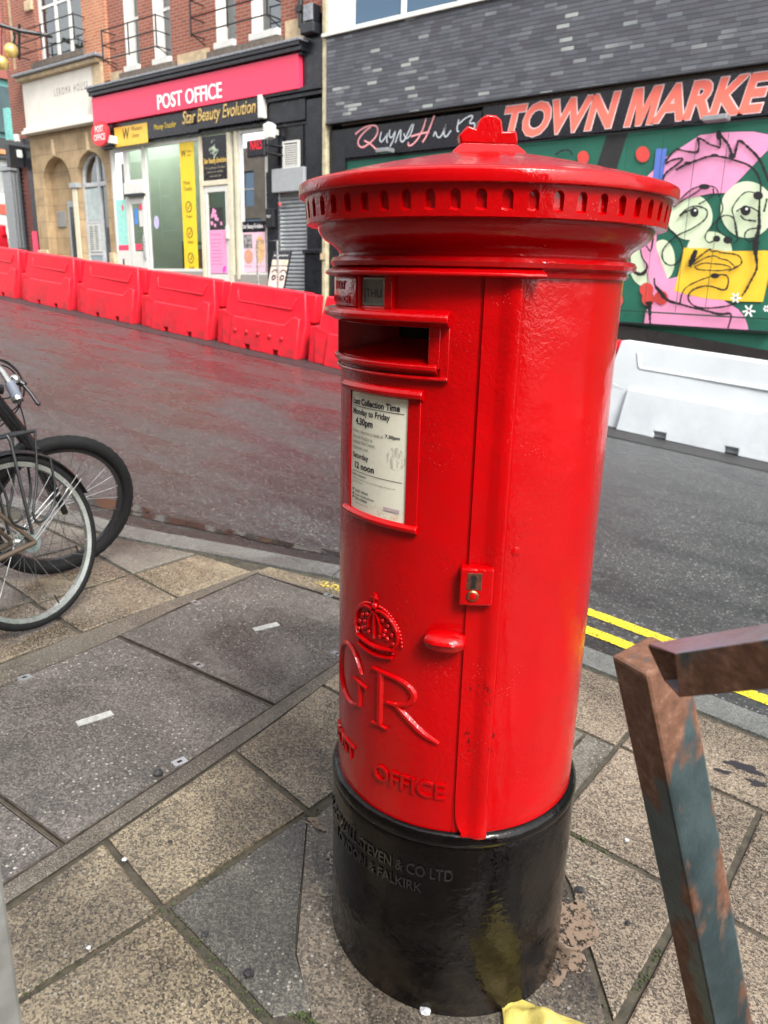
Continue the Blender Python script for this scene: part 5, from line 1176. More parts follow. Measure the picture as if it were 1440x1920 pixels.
# yellow vinyl banner in the window
x0, x1, z0, z1 = R4((335, 263), (367, 504), FY + .03)
yb = board('window_banner', 'tall narrow yellow window banner with black circular symbols', -14.62, -14.14, 1.72, 4.45, FY + .02, .012, YEL, 'banner', 0)
m = MB(); text_on_wall(m, 'W', -14.57, 4.14, FY + .017, w=.17, h=.14, offset=.02); text_on_wall(m, 'Western\nUnion', -14.36, 4.14, FY + .017, w=.16, h=.13); text_on_wall(m, 'Money\nTransfer', -14.53, 3.42, FY + .017, w=.30, h=.22)
for i, wd in enumerate(('Fast', 'Reliable', 'Global')):
    c = (-14.38, 3.08 - i * .56); r = .10
    m.tube([(c[0] + r * cos(2 * pi * k / 20), FY + .016, c[1] + r * 1.1 * sin(2 * pi * k / 20)) for k in range(20)], .008, 5, closed=True)
    L = [(c[0] - .04, c[1]), (c[0] - .01, c[1] - .045), (c[0] + .05, c[1] + .05)]
    m.tube([(a, FY + .016, b) for a, b in L], .007, 5); text_on_wall(m, wd, c[0] - .09, c[1] - .24, FY + .017, w=.20, h=.07)
m.build('print', INK, yb)
x0, x1 = -13.79, -12.98
bp = board('door_header_sign', 'black panel above the beauty shop door with a white emblem and gold letters', x0, x1, 3.585, 4.48, FY - .01, .03, BLKSIGN, 'sign', 0)
m = MB(); rr2 = random.Random(2)
for k in range(46):
    a = rr2.uniform(0, 6.28); r = rr2.uniform(0, 1); c = (-13.40 + .15 * r * cos(a) * (1 - .3 * abs(sin(a))), 4.22 + .20 * r * sin(a)); m.tube([(c[0] - .02, FY - .014, c[1] - .02), (c[0] + .02, FY - .014, c[1] + .02)], .007, 5)
m.build('emblem', pm('pale_emblem', (.62, .72, .58), .5), bp)
m = MB(); text_on_wall(m, 'Star Beauty Evolution', x0 + .04, 3.90, FY - .013, w=.73, h=.14, offset=.02); m.build('lettering', GOLDF, bp)
m = MB(); text_on_wall(m, 'The Connoisseurs of Excellence', x0 + .06, 3.82, FY - .013, w=.68, h=.045); text_on_wall(m, 'Beauty Hair & Nails', x0 + .14, 3.73, FY - .013, w=.52, h=.045); text_on_wall(m, 'tel 01142 000 000'[:3] + ' 0114', x0 + .22, 3.65, FY - .013, w=.36, h=.04); m.build('small_lettering', pm('gold_grey_print', (.40, .34, .22), .5), bp)
tp = board('window_poster', 'pale turquoise poster with a red foot in the leftmost shop window', -17.2, -16.76, 2.15, 3.35, FY + .02, .008, TEALG, 'poster', 0)
part('red_foot', SIGNRED, tp, (-17.2, -16.76, FY + .016, FY + .0199, 2.15, 2.28)); part('red_mark', SIGNRED, tp, (-16.95, -16.88, FY + .016, FY + .0199, 3.1, 3.22))
dp = board('door_poster', 'pink poster filling the lower part of the beauty shop door', -13.67, -13.10, 1.62, 2.55, FY - .012, .008, PINK, 'poster', 0)
m = MB(); text_on_wall(m, "We're Offering", -13.64, 2.42, FY - .0125, w=.36, h=.06)
for k in range(8): m.box(-13.62, -13.62 + random.uniform(.28, .48), FY - .0128, FY - .0122, 2.34 - k * .075, 2.35 - k * .075)
m.build('print', pm('plum_print', (.25, .05, .16), .5), dp)
m = MB(); [m.ball((-13.17 + random.uniform(-.05, .04), FY - .010, 1.72 + random.uniform(-.06, .10)), .045, 8, sy=.1) for _ in range(5)]; m.build('flower', pm('magenta_print', (.62, .05, .42), .5), dp)
dq = board('collage_poster', 'square black, pink and white collage poster on the beauty shop door, above the pink one', -13.62, -13.20, 2.56, 3.02, FY - .012, .008, INK, 'poster', 0)
m = MB(); rr3 = random.Random(8)
for k in range(16): x, z = rr3.uniform(-13.58, -13.25), rr3.uniform(2.60, 2.97); m.box(x - .03, x + .03, FY - .0128 - k * 1e-4, FY - .0122, z - .03, z + .04)
m.build('print', PINK, dq)
wp = board('window_poster', 'pink poster with hand and face pictures low in the right shop window', -12.62, -11.90, 1.66, 2.62, FY + .02, .008, PINKL, 'poster', 0)
part('black_header', BLKSIGN, wp, (-12.62, -11.90, FY + .0165, FY + .0199, 2.48, 2.70)); m = MB(); text_on_wall(m, 'Star Beauty Evolution', -12.58, 2.53, FY + .016, w=.62, h=.12, offset=.01); m.build('lettering', SIGNW, wp)
SK = pm('skin_tone_print', (.60, .30, .20), .6, var=.3, scale=12); SK2 = pm('peach_print', (.70, .42, .20), .6, var=.4, scale=14)
part('photo_print', pm('grey_print', (.25, .24, .24), .6, var=.8, scale=12), wp, (-12.58, -12.30, FY + .0165, FY + .0199, 2.15, 2.44))
m = MB(); m.ball((-12.43, FY + .018, 1.98), .14, 16, sy=.01, sz=1.1); m.build('photo_print', SK, wp); m = MB(); m.ball((-12.07, FY + .018, 2.12), .15, 16, sy=.01, sz=1.9); m.build('photo_print', SK2, wp)
m = MB(); text_on_wall(m, 'Gel Nails', -12.55, 1.76, FY + .016, w=.2, h=.04); text_on_wall(m, 'Luxury Pedicures', -12.22, 1.76, FY + .016, w=.28, h=.04); m.build('print', pm('rose_print', (.45, .15, .22), .5), wp)
board('window_poster', 'pale blue sheet behind the upper part of the right shop window', -12.62, -12.30, 2.75, 3.4, FY + .06, .006, pm('pale_blue_sheet', (.45, .58, .58), .6, var=.2), 'poster', 0)
m = MB(); m.ball((-15.62, FY + .03, 2.78), .10, 16, sy=.02, sz=1.5); tag(m.build('round_sticker', pm('lilac_sticker', (.50, .45, .72), .5)), 'oval lilac sticker on the big shop window', 'sticker')
lb = thing('letter_box', 'small black wall letter box with white print next to the shutter', 'letter box', (-11.62, FY, 2.5)); part('box', BLKIRON, lb, (-11.74, -11.52, FY - .12, FY - .03, 2.55, 2.92), bevel=.01); m = MB(); text_on_wall(m, 'POST', -11.70, 2.74, FY - .123, w=.12, h=.05); m.build('lettering', SIGNW, lb)
m = MB(); m.ball((-11.40, FY - .03, 3.0), .045, 10, sy=.5); tag(m.build('alarm_sounder', pm('pink_red_alarm', (.70, .12, .12), .4)), 'tiny red round alarm button left of the shutter', 'alarm')
# pavement sign (A-board) and tubular rack
ax0, az0_ = FP(497, 552, 10.3); ab = thing('pavement_sign', 'leaning pavement sign with an eye and face picture beside the shutter', 'pavement sign', (ax0 + .3, 10.3, gz(ax0)))
gA = gz(ax0 + .3) + .06; xa, xb = FP(500, 500, 10.3)[0], FP(533, 500, 10.3)[0]
ztop = FP(520, 470, 10.4)[1]
P3 = lambda u, v, o=0: (xa + (xb - xa) * u, 10.22 + .28 * v - o, gA + .12 + (ztop - gA - .12) * v)
def panel(mb, u0, u1, v0, v1, o=0.0): return mb.add([P3(u0, v0, o), P3(u1, v0, o), P3(u1, v1, o), P3(u0, v1, o), P3(u0, v0, o - .03), P3(u1, v0, o - .03), P3(u1, v1, o - .03), P3(u0, v1, o - .03)], [(0, 1, 2, 3), (4, 5, 6, 7), (0, 1, 5, 4), (1, 2, 6, 5), (2, 3, 7, 6), (3, 0, 4, 7)])
m = MB(); panel(m, 0, 1, 0, 1); m.build('panel', BLKSIGN, ab); m = MB(); panel(m, .05, .95, .70, .82, .006); m.build('beige_strip', pm('beige_print', (.55, .48, .38), .5), ab)
m = MB(); panel(m, .05, .95, .05, .68, .006); m.build('face_print', pm('face_print', (.68, .52, .45), .6, var=.25, scale=6), ab)
m = MB(); panel(m, .10, .55, .05, .25, .009); m.build('white_print', pm('white_blue_print', (.62, .68, .72), .6, var=.3, scale=14), ab)
m = MB()
for cu in (.32, .80):
    m.tube([P3(cu - .17 + .34 * i / 8, .555 + .06 * sin(pi * i / 8), .012) for i in range(9)], .010, 5); m.tube([P3(cu + .09 * cos(2 * pi * i / 12), .455 + .045 * sin(2 * pi * i / 12), .012) for i in range(12)], .014, 5, closed=True)
m.build('eye_print', INK, ab)
m = MB(); vs, f3 = text_geo('Star Beauty Evolution', w=.8, h=.05); m.add([P3(.1 + a * 1.0, .88 + b, .008) for a, b, _ in vs], f3); m.build('lettering', SIGNW, ab)
part('base', GREYM, ab, (xa - .15, xb, 10.0, 10.5, gA, gA + .10), bevel=.03)
tr = thing('tubular_rack', 'empty silver tubular hanging frame standing in front of the pavement sign', 'frame', (xa, 9.9, gz(xa)))
x1_, zt_ = FP(482, 452, 9.9); x2_, _ = FP(520, 455, 9.9); g0 = gz(x1_) + .06
m = MB(); m.tube([(x1_, 9.9, g0), (x1_, 9.9, zt_), (x2_, 9.9, zt_), (x2_, 9.9, g0)], .022, 8); m.build('frame', STEEL, tr); m = MB(); m.box(x1_ - .05, x2_ + .05, 9.7, 10.1, g0, g0 + .04); m.build('foot', STEEL, tr)

# ---------- sandstone building with the cream sign
sb_ = thing('stone_building', 'sandstone ground floor with two arches under a cream signboard, brick above', 'building', (-19.2, FY, gz(-19.2)))
m = MB(); arches = [(-20.44, -19.07, 3.84, .69), (-18.80, -17.52, 3.90, .64)]
g0 = .9; zt = 5.2; xs = [-20.85]
def archwall(mb, y):
    spans = [(-20.92, -20.44), (-19.07, -18.80), (-17.52, -17.28)]
    for a, b in spans: mb.quad((a, y, g0), (b, y, g0), (b, y, zt), (a, y, zt))
    for a, b, zc, r in arches:
        n = 20; cx_ = (a + b) / 2; hw = (b - a) / 2
        pts = [(cx_ - hw * cos(pi * k / n), zc + r * sin(pi * k / n)) for k in range(n + 1)]
        for p, q in zip(pts, pts[1:]): mb.quad((p[0], y, p[1]), (q[0], y, q[1]), (q[0], y, zt), (p[0], y, zt)); mb.quad((p[0], y, p[1]), (q[0], y, q[1]), (q[0], y + .25, q[1]), (p[0], y + .25, p[1]))
        for x in (a, b): mb.quad((x, y, g0), (x, y + .25, g0), (x, y + .25, zc), (x, y, zc))
archwall(m, FY); shell(m, -20.92, -17.36, g0, 5.2); m.build('wall', STONE, sb_)
# hood moulds, impost, plinths
m = MB()
for a, b, zc, r in arches:
    cx_ = (a + b) / 2; hw = (b - a) / 2
    m.box(cx_ - .05, cx_ + .05, FY - .05, FY + .05, zc + r + .02, zc + r + .42)
m.build('keystone', STONEP, sb_, bevel=.01)
part('impost', GREYP, sb_, (-19.10, -18.77, FY - .06, FY + .1, 3.72, 3.84), bevel=.01); part('plinth', STONEP, sb_, (-17.50, -17.28, FY - .08, FY + .1, .9, 2.1), (-20.95, -20.46, FY - .06, FY + .1, 1.0, 2.2), bevel=.02)
part('pilaster', CREAMP, sb_, (-19.04, -18.84, FY - .02, FY + .05, 1.2, 3.72), bevel=.01)
# recess behind the left arch, grey intercom plate, door
m = MB(); m.quad((-20.6, FY + .25, g0), (-18.95, FY + .25, g0), (-18.95, FY + .25, 4.8), (-20.6, FY + .25, 4.8)); m.build('recess_wall', STONE, sb_)
xi = FP(108, 410, FY + .24)[0]; part('intercom_panel', GREYM, sb_, (xi, xi + .42, FY + .22, FY + .249, FP(116, 426, FY + .24)[1], FP(116, 396, FY + .24)[1]), bevel=.01)
xi = FP(131, 410, FY + .24)[0]; dd = part('door', GREYP, sb_, (xi, xi + .40, FY + .20, FY + .249, 1.2, 3.45)); part('pane', pm('dark_door_glass', (.03, .032, .03), .1), dd, (xi + .10, xi + .28, FY + .19, FY + .199, 1.35, 3.30))
# arched window at the right
a, b, zc, r = arches[1]; m = MB(); n = 20; cx_ = (a + b) / 2; hw = (b - a) / 2; y = FY + .16
m.box(a, a + .07, y, y + .08, 1.3, zc); m.box(b - .07, b, y, y + .08, 1.3, zc); m.box(cx_ + .02, cx_ + .12, y, y + .08, 1.3, zc + r - .02); m.box(a + .07, cx_ + .02, y, y + .08, zc - .16, zc - .06); m.box(cx_ + .12, b - .07, y, y + .08, zc - .16, zc - .06)
for z in (1.3, 2.05, 2.85): m.box(a + .07, cx_ + .02, y + .01, y + .07, z, z + .07)
pts = [(cx_ - hw * cos(pi * k / n), zc + r * sin(pi * k / n), cx_ - (hw - .07) * cos(pi * k / n), zc + (r - .07) * sin(pi * k / n)) for k in range(n + 1)]
for p, q in zip(pts, pts[1:]): m.quad((p[0], y, p[1]), (q[0], y, q[1]), (q[2], y, q[3]), (p[2], y, p[3])); m.quad((p[2], y, p[3]), (q[2], y, q[3]), (q[2], y + .08, q[3]), (p[2], y + .08, p[3]))
aw = m.build('arched_window', pm('grey_white_frame', (.45, .47, .48), .5), sb_)
m = MB(); m.quad((a, y + .05, 1.3), (b, y + .05, 1.3), (b, y + .05, zc + r), (a, y + .05, zc + r)); m.build('pane', glass_mat('arch_glass', (.5, .6, .6), .12), aw)
part('etched_panel', pm('frosted_panel', (.40, .47, .47), .6), aw, (a + .08, cx_ + .01, y + .02, y + .03, 2.93, 3.7)); pl = part('notice', pm('pale_notice', (.50, .52, .50), .6), aw, (a + .10, cx_, y + .005, y + .015, 2.14, 2.84))
m = MB(); [m.box(a + .14 + c_ * .22, a + .30 + c_ * .22, y + .001, y + .0045, 2.2 + k * .055, 2.225 + k * .055) for k in range(11) for c_ in (0, 1)]; m.build('print', INKG, pl)
part('grey_panel', pm('blue_grey_panel', (.26, .32, .36), .5), aw, (a + .08, cx_ + .01, y + .02, y + .03, 1.38, 2.04))
m = MB(); m.quad((-19.0, 13, 1.2), (-17.4, 13, 1.2), (-17.4, 13, 4.9), (-19.0, 13, 4.9)); m.build('interior_wall', DIM, sb_); m = MB(); m.ball((-17.75, 11.6, 4.25), .05, 8); m.build('interior_lamp', emis('warm_lamp', (1, .9, .7), 6), sb_)
# upper storey
m = MB(); W1 = (-20.12, -17.98, 6.80, 8.8); wall(m, -20.92, -17.95, 6.45, 13, [W1, (-20.12, -17.98, 9.9, 11.6)]); shell(m, -20.93, -17.6, 5.2, 13); m.build('upper_wall', BRICK, sb_)
sash(sb_, *W1, mull=(-19.35, -18.75), bars=(8.05,), fw=.10, glass=glass_mat('bay_glass', (.5, .52, .48), .10)); sash(sb_, -20.12, -17.98, 9.9, 11.6, mull=(-19.05,), fw=.10)
m = MB(); m.quad((-20.2, FY + .6, 6.6), (-17.9, FY + .6, 6.6), (-17.9, FY + .6, 12), (-20.2, FY + .6, 12)); m.build('blind', CURT, sb_)
part('window_sill', STONED, sb_, (-20.3, -17.9, FY - .12, FY + .1, 6.66, 6.795)); part('capital', STONEP, sb_, (-20.50, -20.14, FY - .06, FY + .1, 8.0, 8.25), bevel=.03)
m = MB()
for z in (6.93, 7.18, 7.45): m.tube([(-20.55, FY, z), (-20.55, FY - .36, z), (-17.85, FY - .36, z), (-17.85, FY, z)], .014, 6)
for x in (-20.55, -19.3, -17.85): m.box(x - .012, x + .012, FY - .372, FY - .348, 6.9, 7.48)
m.build('balcony_railing', BLKIRON, sb_)
part('ledge', STONEP, sb_, (-20.95, -17.25, FY - .22, FY, 6.40, 6.50), (-17.62, -17.22, FY - .12, FY, 5.75, 6.40), bevel=.015); part('lead_flashing', LEAD, sb_, (-21.0, -17.15, FY - .30, FY, 6.501, 6.57), bevel=.015)
part('console_bracket', STONEP, sb_, (-17.60, -17.30, FY - .14, FY, 5.25, 5.74), bevel=.04)
part('console_bracket', BLK, sb_, (-17.50, -17.24, FY - .22, FY - .141, 5.50, 5.80), bevel=.04)
cs = thing('cream_signboard', 'plain cream signboard with tiny spaced dark letters above the stone arches', 'sign', (-19.2, FY, 5.2))
m = MB(); m.prism([(-20.86, 5.30), (-17.66, 5.30), (-17.66, 6.395), (-20.86, 6.395)], lambda a, b: (a, FY - .10 - .10 * (b - 5.3) * .0, b), lambda a, b: (a, FY - .01, b)); m.build('board', CREAM, cs, bevel=.006)
part('lower_moulding', CREAM, cs, (-20.90, -17.62, FY - .16, FY, 5.22, 5.299), (-20.94, -17.60, FY - .21, FY, 5.13, 5.219), bevel=.012)
m = MB(); xa, za = FP(101, 181, FY - .12); xb, _ = FP(164, 168, FY - .12); text_on_wall(m, 'LEROMA HOUSE', xa, za, FY - .104, w=xb - xa, h=.17, space=1.7); m.build('lettering', pm('bronze_letters', (.14, .12, .10), .5), cs)

# ---------- dark shop beyond, hanging gold balls
dk = thing('dark_shop', 'narrow black shopfront with a reddish roller shutter at the corner left of the stone arches', 'building', (-22, FY, gz(-22)))
m = MB(); wall(m, -21.75, -20.93, 1.2, 5.1, [(-21.62, -21.15, 1.6, 4.4)]); m.quad((-21.75, FY, 1.2), (-21.75, 24, 1.2), (-21.75, 24, 5.1), (-21.75, FY, 5.1)); m.build('shopfront', BLK, dk)
m = MB(); wall(m, -21.75, -20.93, 5.1, 13, [(-21.6, -21.25, 6.8, 9.2)]); m.quad((-21.75, FY, 5.1), (-21.75, 24, 5.1), (-21.75, 24, 13), (-21.75, FY, 13)); m.quad((-21.75, 24, 1.2), (-20.93, 24, 1.2), (-20.93, 24, 13), (-21.75, 24, 13)); m.build('wall', BRICK, dk); sash(dk, -21.6, -21.25, 6.8, 9.2, frame=STONEP)
m = MB()
for k in range(26): z = 1.6 + k * .108; m.quad((-21.62, FY + .10, z), (-21.15, FY + .10, z), (-21.15, FY + .05, z + .1), (-21.62, FY + .05, z + .1))
m.build('roller_shutter', pm('reddish_shutter', (.32, .13, .11), .5), dk)
part('sign_arm', BLKIRON, dk, (-21.5, -21.3, 10.6, 10.98, 4.35, 4.9)); part('red_panel', SIGNRED, dk, (-21.22, -21.0, FY - .03, FY, 1.7, 2.7))
for q in ((-21.35, 5.0), (-21.3, 4.6)): part('floodlight', WHITE, dk, (q[0] - .06, q[0] + .06, 10.8, 10.95, q[1], q[1] + .2), bevel=.03)
gb = thing('pawn_sign', 'hanging bracket with golden balls at the top left edge', 'hanging sign', (-22, 10, 7.4))
D0 = 24.2
bpt = [at(x, y, D0) for x, y in ((-30, 40), (0, 47), (38, 58))]; m = MB(); m.tube(bpt, .05, 8); m.tube([at(36, 45, D0), at(36, 112, D0)], .035, 6); m.tube([at(25, 60, D0), at(28, 70, D0), at(24, 84, D0)], .03, 6); m.tube([at(3, 50, D0), at(3, 110, D0)], .015, 6); m.tube([tuple(at(38, 58, D0)), (at(38, 58, D0).x + .3, FY, at(38, 58, D0).z)], .05, 8); m.build('bracket', BLKIRON, gb)
GB = pm('gilded_ball', (.62, .46, .16), .35, metal=.5, var=.2)
for q in ((21, 95), (3, 118), (-20, 96)): m = MB(); m.ball(at(*q, D0), .17, 24); m.build('ball', GB, gb, smooth=80)
m = MB(); m.box(-22.3, -22.2, 10.3, 10.6, 7.6, 8.6); o = tag(m.build('gold_banner', GB), 'gilded ornament hanging at the very top left', 'ornament')
# ---------- far building closing the street
fb = thing('far_building', 'distant building with red brick upper floors, teal glass and pale shops at the left edge', 'building', (-38, 20, 3.2))
FX = -38.0
def XP(px, py, X=FX): r = ray(px, py); t = (X - CAM.x) / r.x; p = CAM + r * t; return p.y, p.z
def xbox(mb, y0, y1, z0, z1, d=0.0, th_=.2): return mb.box(FX + d - th_, FX + d, y0, y1, z0, z1)
yl0 = 12.5; yl1 = 30; z_ = lambda py: XP(20, py)[1]
m = MB(); xbox(m, yl0, yl1, z_(150), z_(-160), 0, 6); m.build('brick_upper', BRICKF, fb)
m = MB(); xbox(m, yl0, yl1, z_(262), z_(150), -.2, 5.8); m.build('teal_floor', pm('teal_cladding', (.08, .26, .24), .4, var=.4, scale=.6), fb)
m = MB(); 
for i in range(9): xbox(m, 13 + i * 1.9, 14.3 + i * 1.9, z_(250), z_(165), .0, .1)
DKW = pm('dark_teal_window', (.03, .06, .065), .15, var=.4, scale=1); m.build('window', DKW, fb)
m = MB(); 
for i in range(9): xbox(m, 13 + i * 1.9, 13.8 + i * 1.9, z_(110), z_(50), .03, .1)
m.build('window', DKW, fb)
m = MB(); xbox(m, yl0, yl1, z_(300), z_(262), .15, 6); m.build('fascia', pm('dark_fascia', (.035, .04, .04), .5), fb); m = MB(); xbox(m, yl0, 19.9, z_(292), z_(284), .2, .1); m.build('orange_band', pm('orange_band', (.62, .22, .09), .5), fb)
m = MB(); xbox(m, yl0, yl1, 2.5, z_(300), 0, 5.9); m.build('shop_wall', pm('pale_shop_wall', (.26, .27, .26), .5, var=.3, scale=.8), fb)
m = MB(); xbox(m, 17.2, 19.8, 3.3, z_(365), .1, .1); m.build('shop_window', pm('pale_shopfront', (.48, .50, .47), .4, var=.3, scale=1.2), fb); m = MB(); xbox(m, 17.3, 19.3, z_(403), z_(385), .15, .1); m.build('red_stripe', pm('red_print_far', (.62, .08, .05), .5), fb)
m = MB(); xbox(m, 17.3, 18.6, z_(358), z_(340), .15, .1); m.build('white_notice', WHITE, fb); part('teal_fin', TEAL, fb, (FX + 8, FX + 8.3, XP(22, 235, FX + 8.3)[0] - .12, XP(22, 235, FX + 8.3)[0] + .12, XP(22, 262, FX + 8.3)[1], XP(20, 203, FX + 8.3)[1]))
# grey street kiosk column
kx = -27.5; ky, kz = XP(31, 375, kx); kz1 = XP(28, 312, kx)[1]; g_ = gz(kx) + .055
kc = thing('advert_column', 'pale grey metal street column with upright ribs at the top of the street', 'street column', (kx, ky, g_))
m = MB(); m.box(kx - .3, kx + .3, ky - .28, ky + .28, g_, kz1 - .2); m.build('shaft', GREYM, kc, bevel=.03)
m = MB(); [m.box(kx + .3, kx + .33, ky - .22 + i * .13, ky - .17 + i * .13, g_ + .1, kz1 - .25) for i in range(4)]; m.build('ribs', GREYP, kc); m = MB(); m.box(kx - .36, kx + .36, ky - .34, ky + .34, kz1 - .2, kz1); m.build('cap', GREYP, kc, bevel=.03)

# ---------- slate clad building on the right
sl_ = thing('slate_building', 'dark slate-clad building with white window frames above a market shopfront', 'building', (-4, FY, gz(-4)))
SX0, SX1, SZ0, SZ1 = -10.02, 14, 4.361, 5.82
m = MB(); m.box(SX0, SX1, FY - .15, FY + .3, SZ0, SZ1); m.box(SX0, SX1, FY - .15, FY + .3, 7.75, 12.5); m.build('slate_cladding', SLATE, sl_)
m = MB(); m.box(SX0 + .02, SX1, FY + .3, 26, -1.5, 12.5); m.build('core_wall', pm('render_grey', (.16, .16, .15), .8), sl_)
part('window_sill', WHITE, sl_, (-10.10, SX1, FY - .20, FY + .1, 5.821, 5.875)); part('drip_edge', BLKIRON, sl_, (SX0, SX1, FY - .18, FY, 4.341, 4.36))
part('corner_panel', WHITE, sl_, (-10.02, -9.50, FY - .12, FY + .1, 5.876, 7.75)); x = -9.50; k = 0
while x < 13:
    o = sash(sl_, x, x + 2.35, 5.876, 7.75, y=FY - .06, mull=(x + 1.17,), fw=.07, glass=GLASSB); part('window_post', WHITE, sl_, (x + 2.351, x + 2.62, FY - .13, FY + .1, 5.876, 7.75)); x += 2.621
# gap with pale pipe between the two buildings
pp = thing('pale_downpipe', 'pale cream downpipe in the gap between brick and slate buildings', 'downpipe', (-10.09, 10.95, gz(-10)))
m = MB(); m.box(-10.14, -10.03, FY - .14, FY + .02, .6, 13); m.build('pipe', pm('cream_pipe', (.42, .37, .24), .6, var=.3), pp, bevel=.02); m = MB(); m.box(-10.15, -10.021, FY - .17, FY - .141, 1.9, 2.02); m.build('clip', STONEP, pp)
# lower part of the shopfront
part('black_corner', BLK, sl_, (-10.02, -9.62, FY - .05, FY + .2, .5, 4.25)); part('fascia_frame', BLKIRON, sl_, (-9.62, SX1, FY - .02, FY + .25, 3.70, 4.26))
m = MB(); m.add([(-9.62, FY - .06, -.5), (SX1, FY - .06, -3), (SX1, FY - .06, -1.22), (-9.62, FY - .06, 1.585), (-9.62, FY + .3, -.5), (SX1, FY + .3, -3), (SX1, FY + .3, -1.22), (-9.62, FY + .3, 1.585)], [(0, 1, 2, 3), (3, 2, 6, 7), (0, 3, 7, 4), (1, 5, 6, 2)])
m.build('plinth', SLATEDARK, sl_)
mp = thing('mural', 'green mural with a pink and yellow line-drawn face on the market shopfront', 'mural', (-3, FY, 1))
m = MB(); m.box(-9.62, SX1, FY + .0, FY + .2, -1.0, 3.735); m.build('green_ground', GREENW, mp)
Lc = [0]
def Y_(): Lc[0] += 1; return FY - .0018 * Lc[0] - .001
def Mz(x, y): return FP(1180 + x / 4.8, 240 + y / 4.8, FY)
def shape(name, mat, pts, sm=0):
    P = [Mz(*p) for p in pts]
    if sm: P = smooth_pts(P, sm, True)
    y = Y_(); m = MB(); m.poly([(a, y, b) for a, b in P]); return m.build(name, mat, mp)
def ell(cx_, cy_, rx, ry, n=36): return [(cx_ + rx * cos(2 * pi * i / n), cy_ + ry * sin(2 * pi * i / n)) for i in range(n)]
def Pz(px, py): return ((px - 1180) * 4.8, (py - 240) * 4.8)
shape('black_band', pm('mural_black', (.018, .017, .018), .6, var=.2), [Pz(1000 + 455 / 3.27, 812 / 3.27), Pz(1000 + 583 / 3.27, 803 / 3.27), Pz(1125, 420), Pz(1090, 560), Pz(1050, 560), Pz(1085, 420)])
shape('cream_circle', MCREAM, ell(150, 1235, 148, 195)); shape('cream_circle', MCREAM, ell(300, 1190, 112, 185)); shape('cream_circle', MCREAM, ell(545, 800, 205, 208)); shape('cream_circle', MCREAM, ell(1062, 735, 240, 255)); shape('cream_circle', MCREAM, ell(722, 1105, 205, 175))
shape('pink_hair', MPINK, [(60, 560), (160, 440), (340, 260), (470, 175), (640, 65), (820, 42), (1000, 34), (1120, 34), (1262, 62), (1248, 200), (1090, 365), (980, 480), (870, 585), (740, 590), (560, 625), (400, 680), (200, 760), (60, 700)])
shape('pink_neck', MPINK, [(133, 1770), (150, 1660), (215, 1500), (170, 1330), (120, 1150), (92, 1040), (180, 940), (250, 890), (245, 1080), (290, 1210), (350, 1360), (450, 1335), (700, 1450), (880, 1570), (980, 1630), (1040, 1700), (1068, 1780), (1072, 1835)])
shape('yellow_jaw', MYEL, [(495, 1078), (700, 1082), (870, 1110), (1010, 1108), (1300, 1102), (1275, 1250), (1205, 1565), (960, 1560), (700, 1535), (520, 1500), (406, 1465), (450, 1290)])
shape('blue_bar', MBLUE, [(245, 188), (343, 186), (300, 500), (215, 470)])
for c in ((125, 238, 62, 72), (160, 1455, 62, 62), (175, 1540, 58, 62), (292, 1528, 62, 64), (*Pz(1157, 563), 60, 66), (*Pz(1095, 296), 52, 62)): shape('red_dot', MRED, ell(*c, 28))
INKM = pm('mural_ink', (.012, .011, .013), .5, var=.2); rj = random.Random(11)
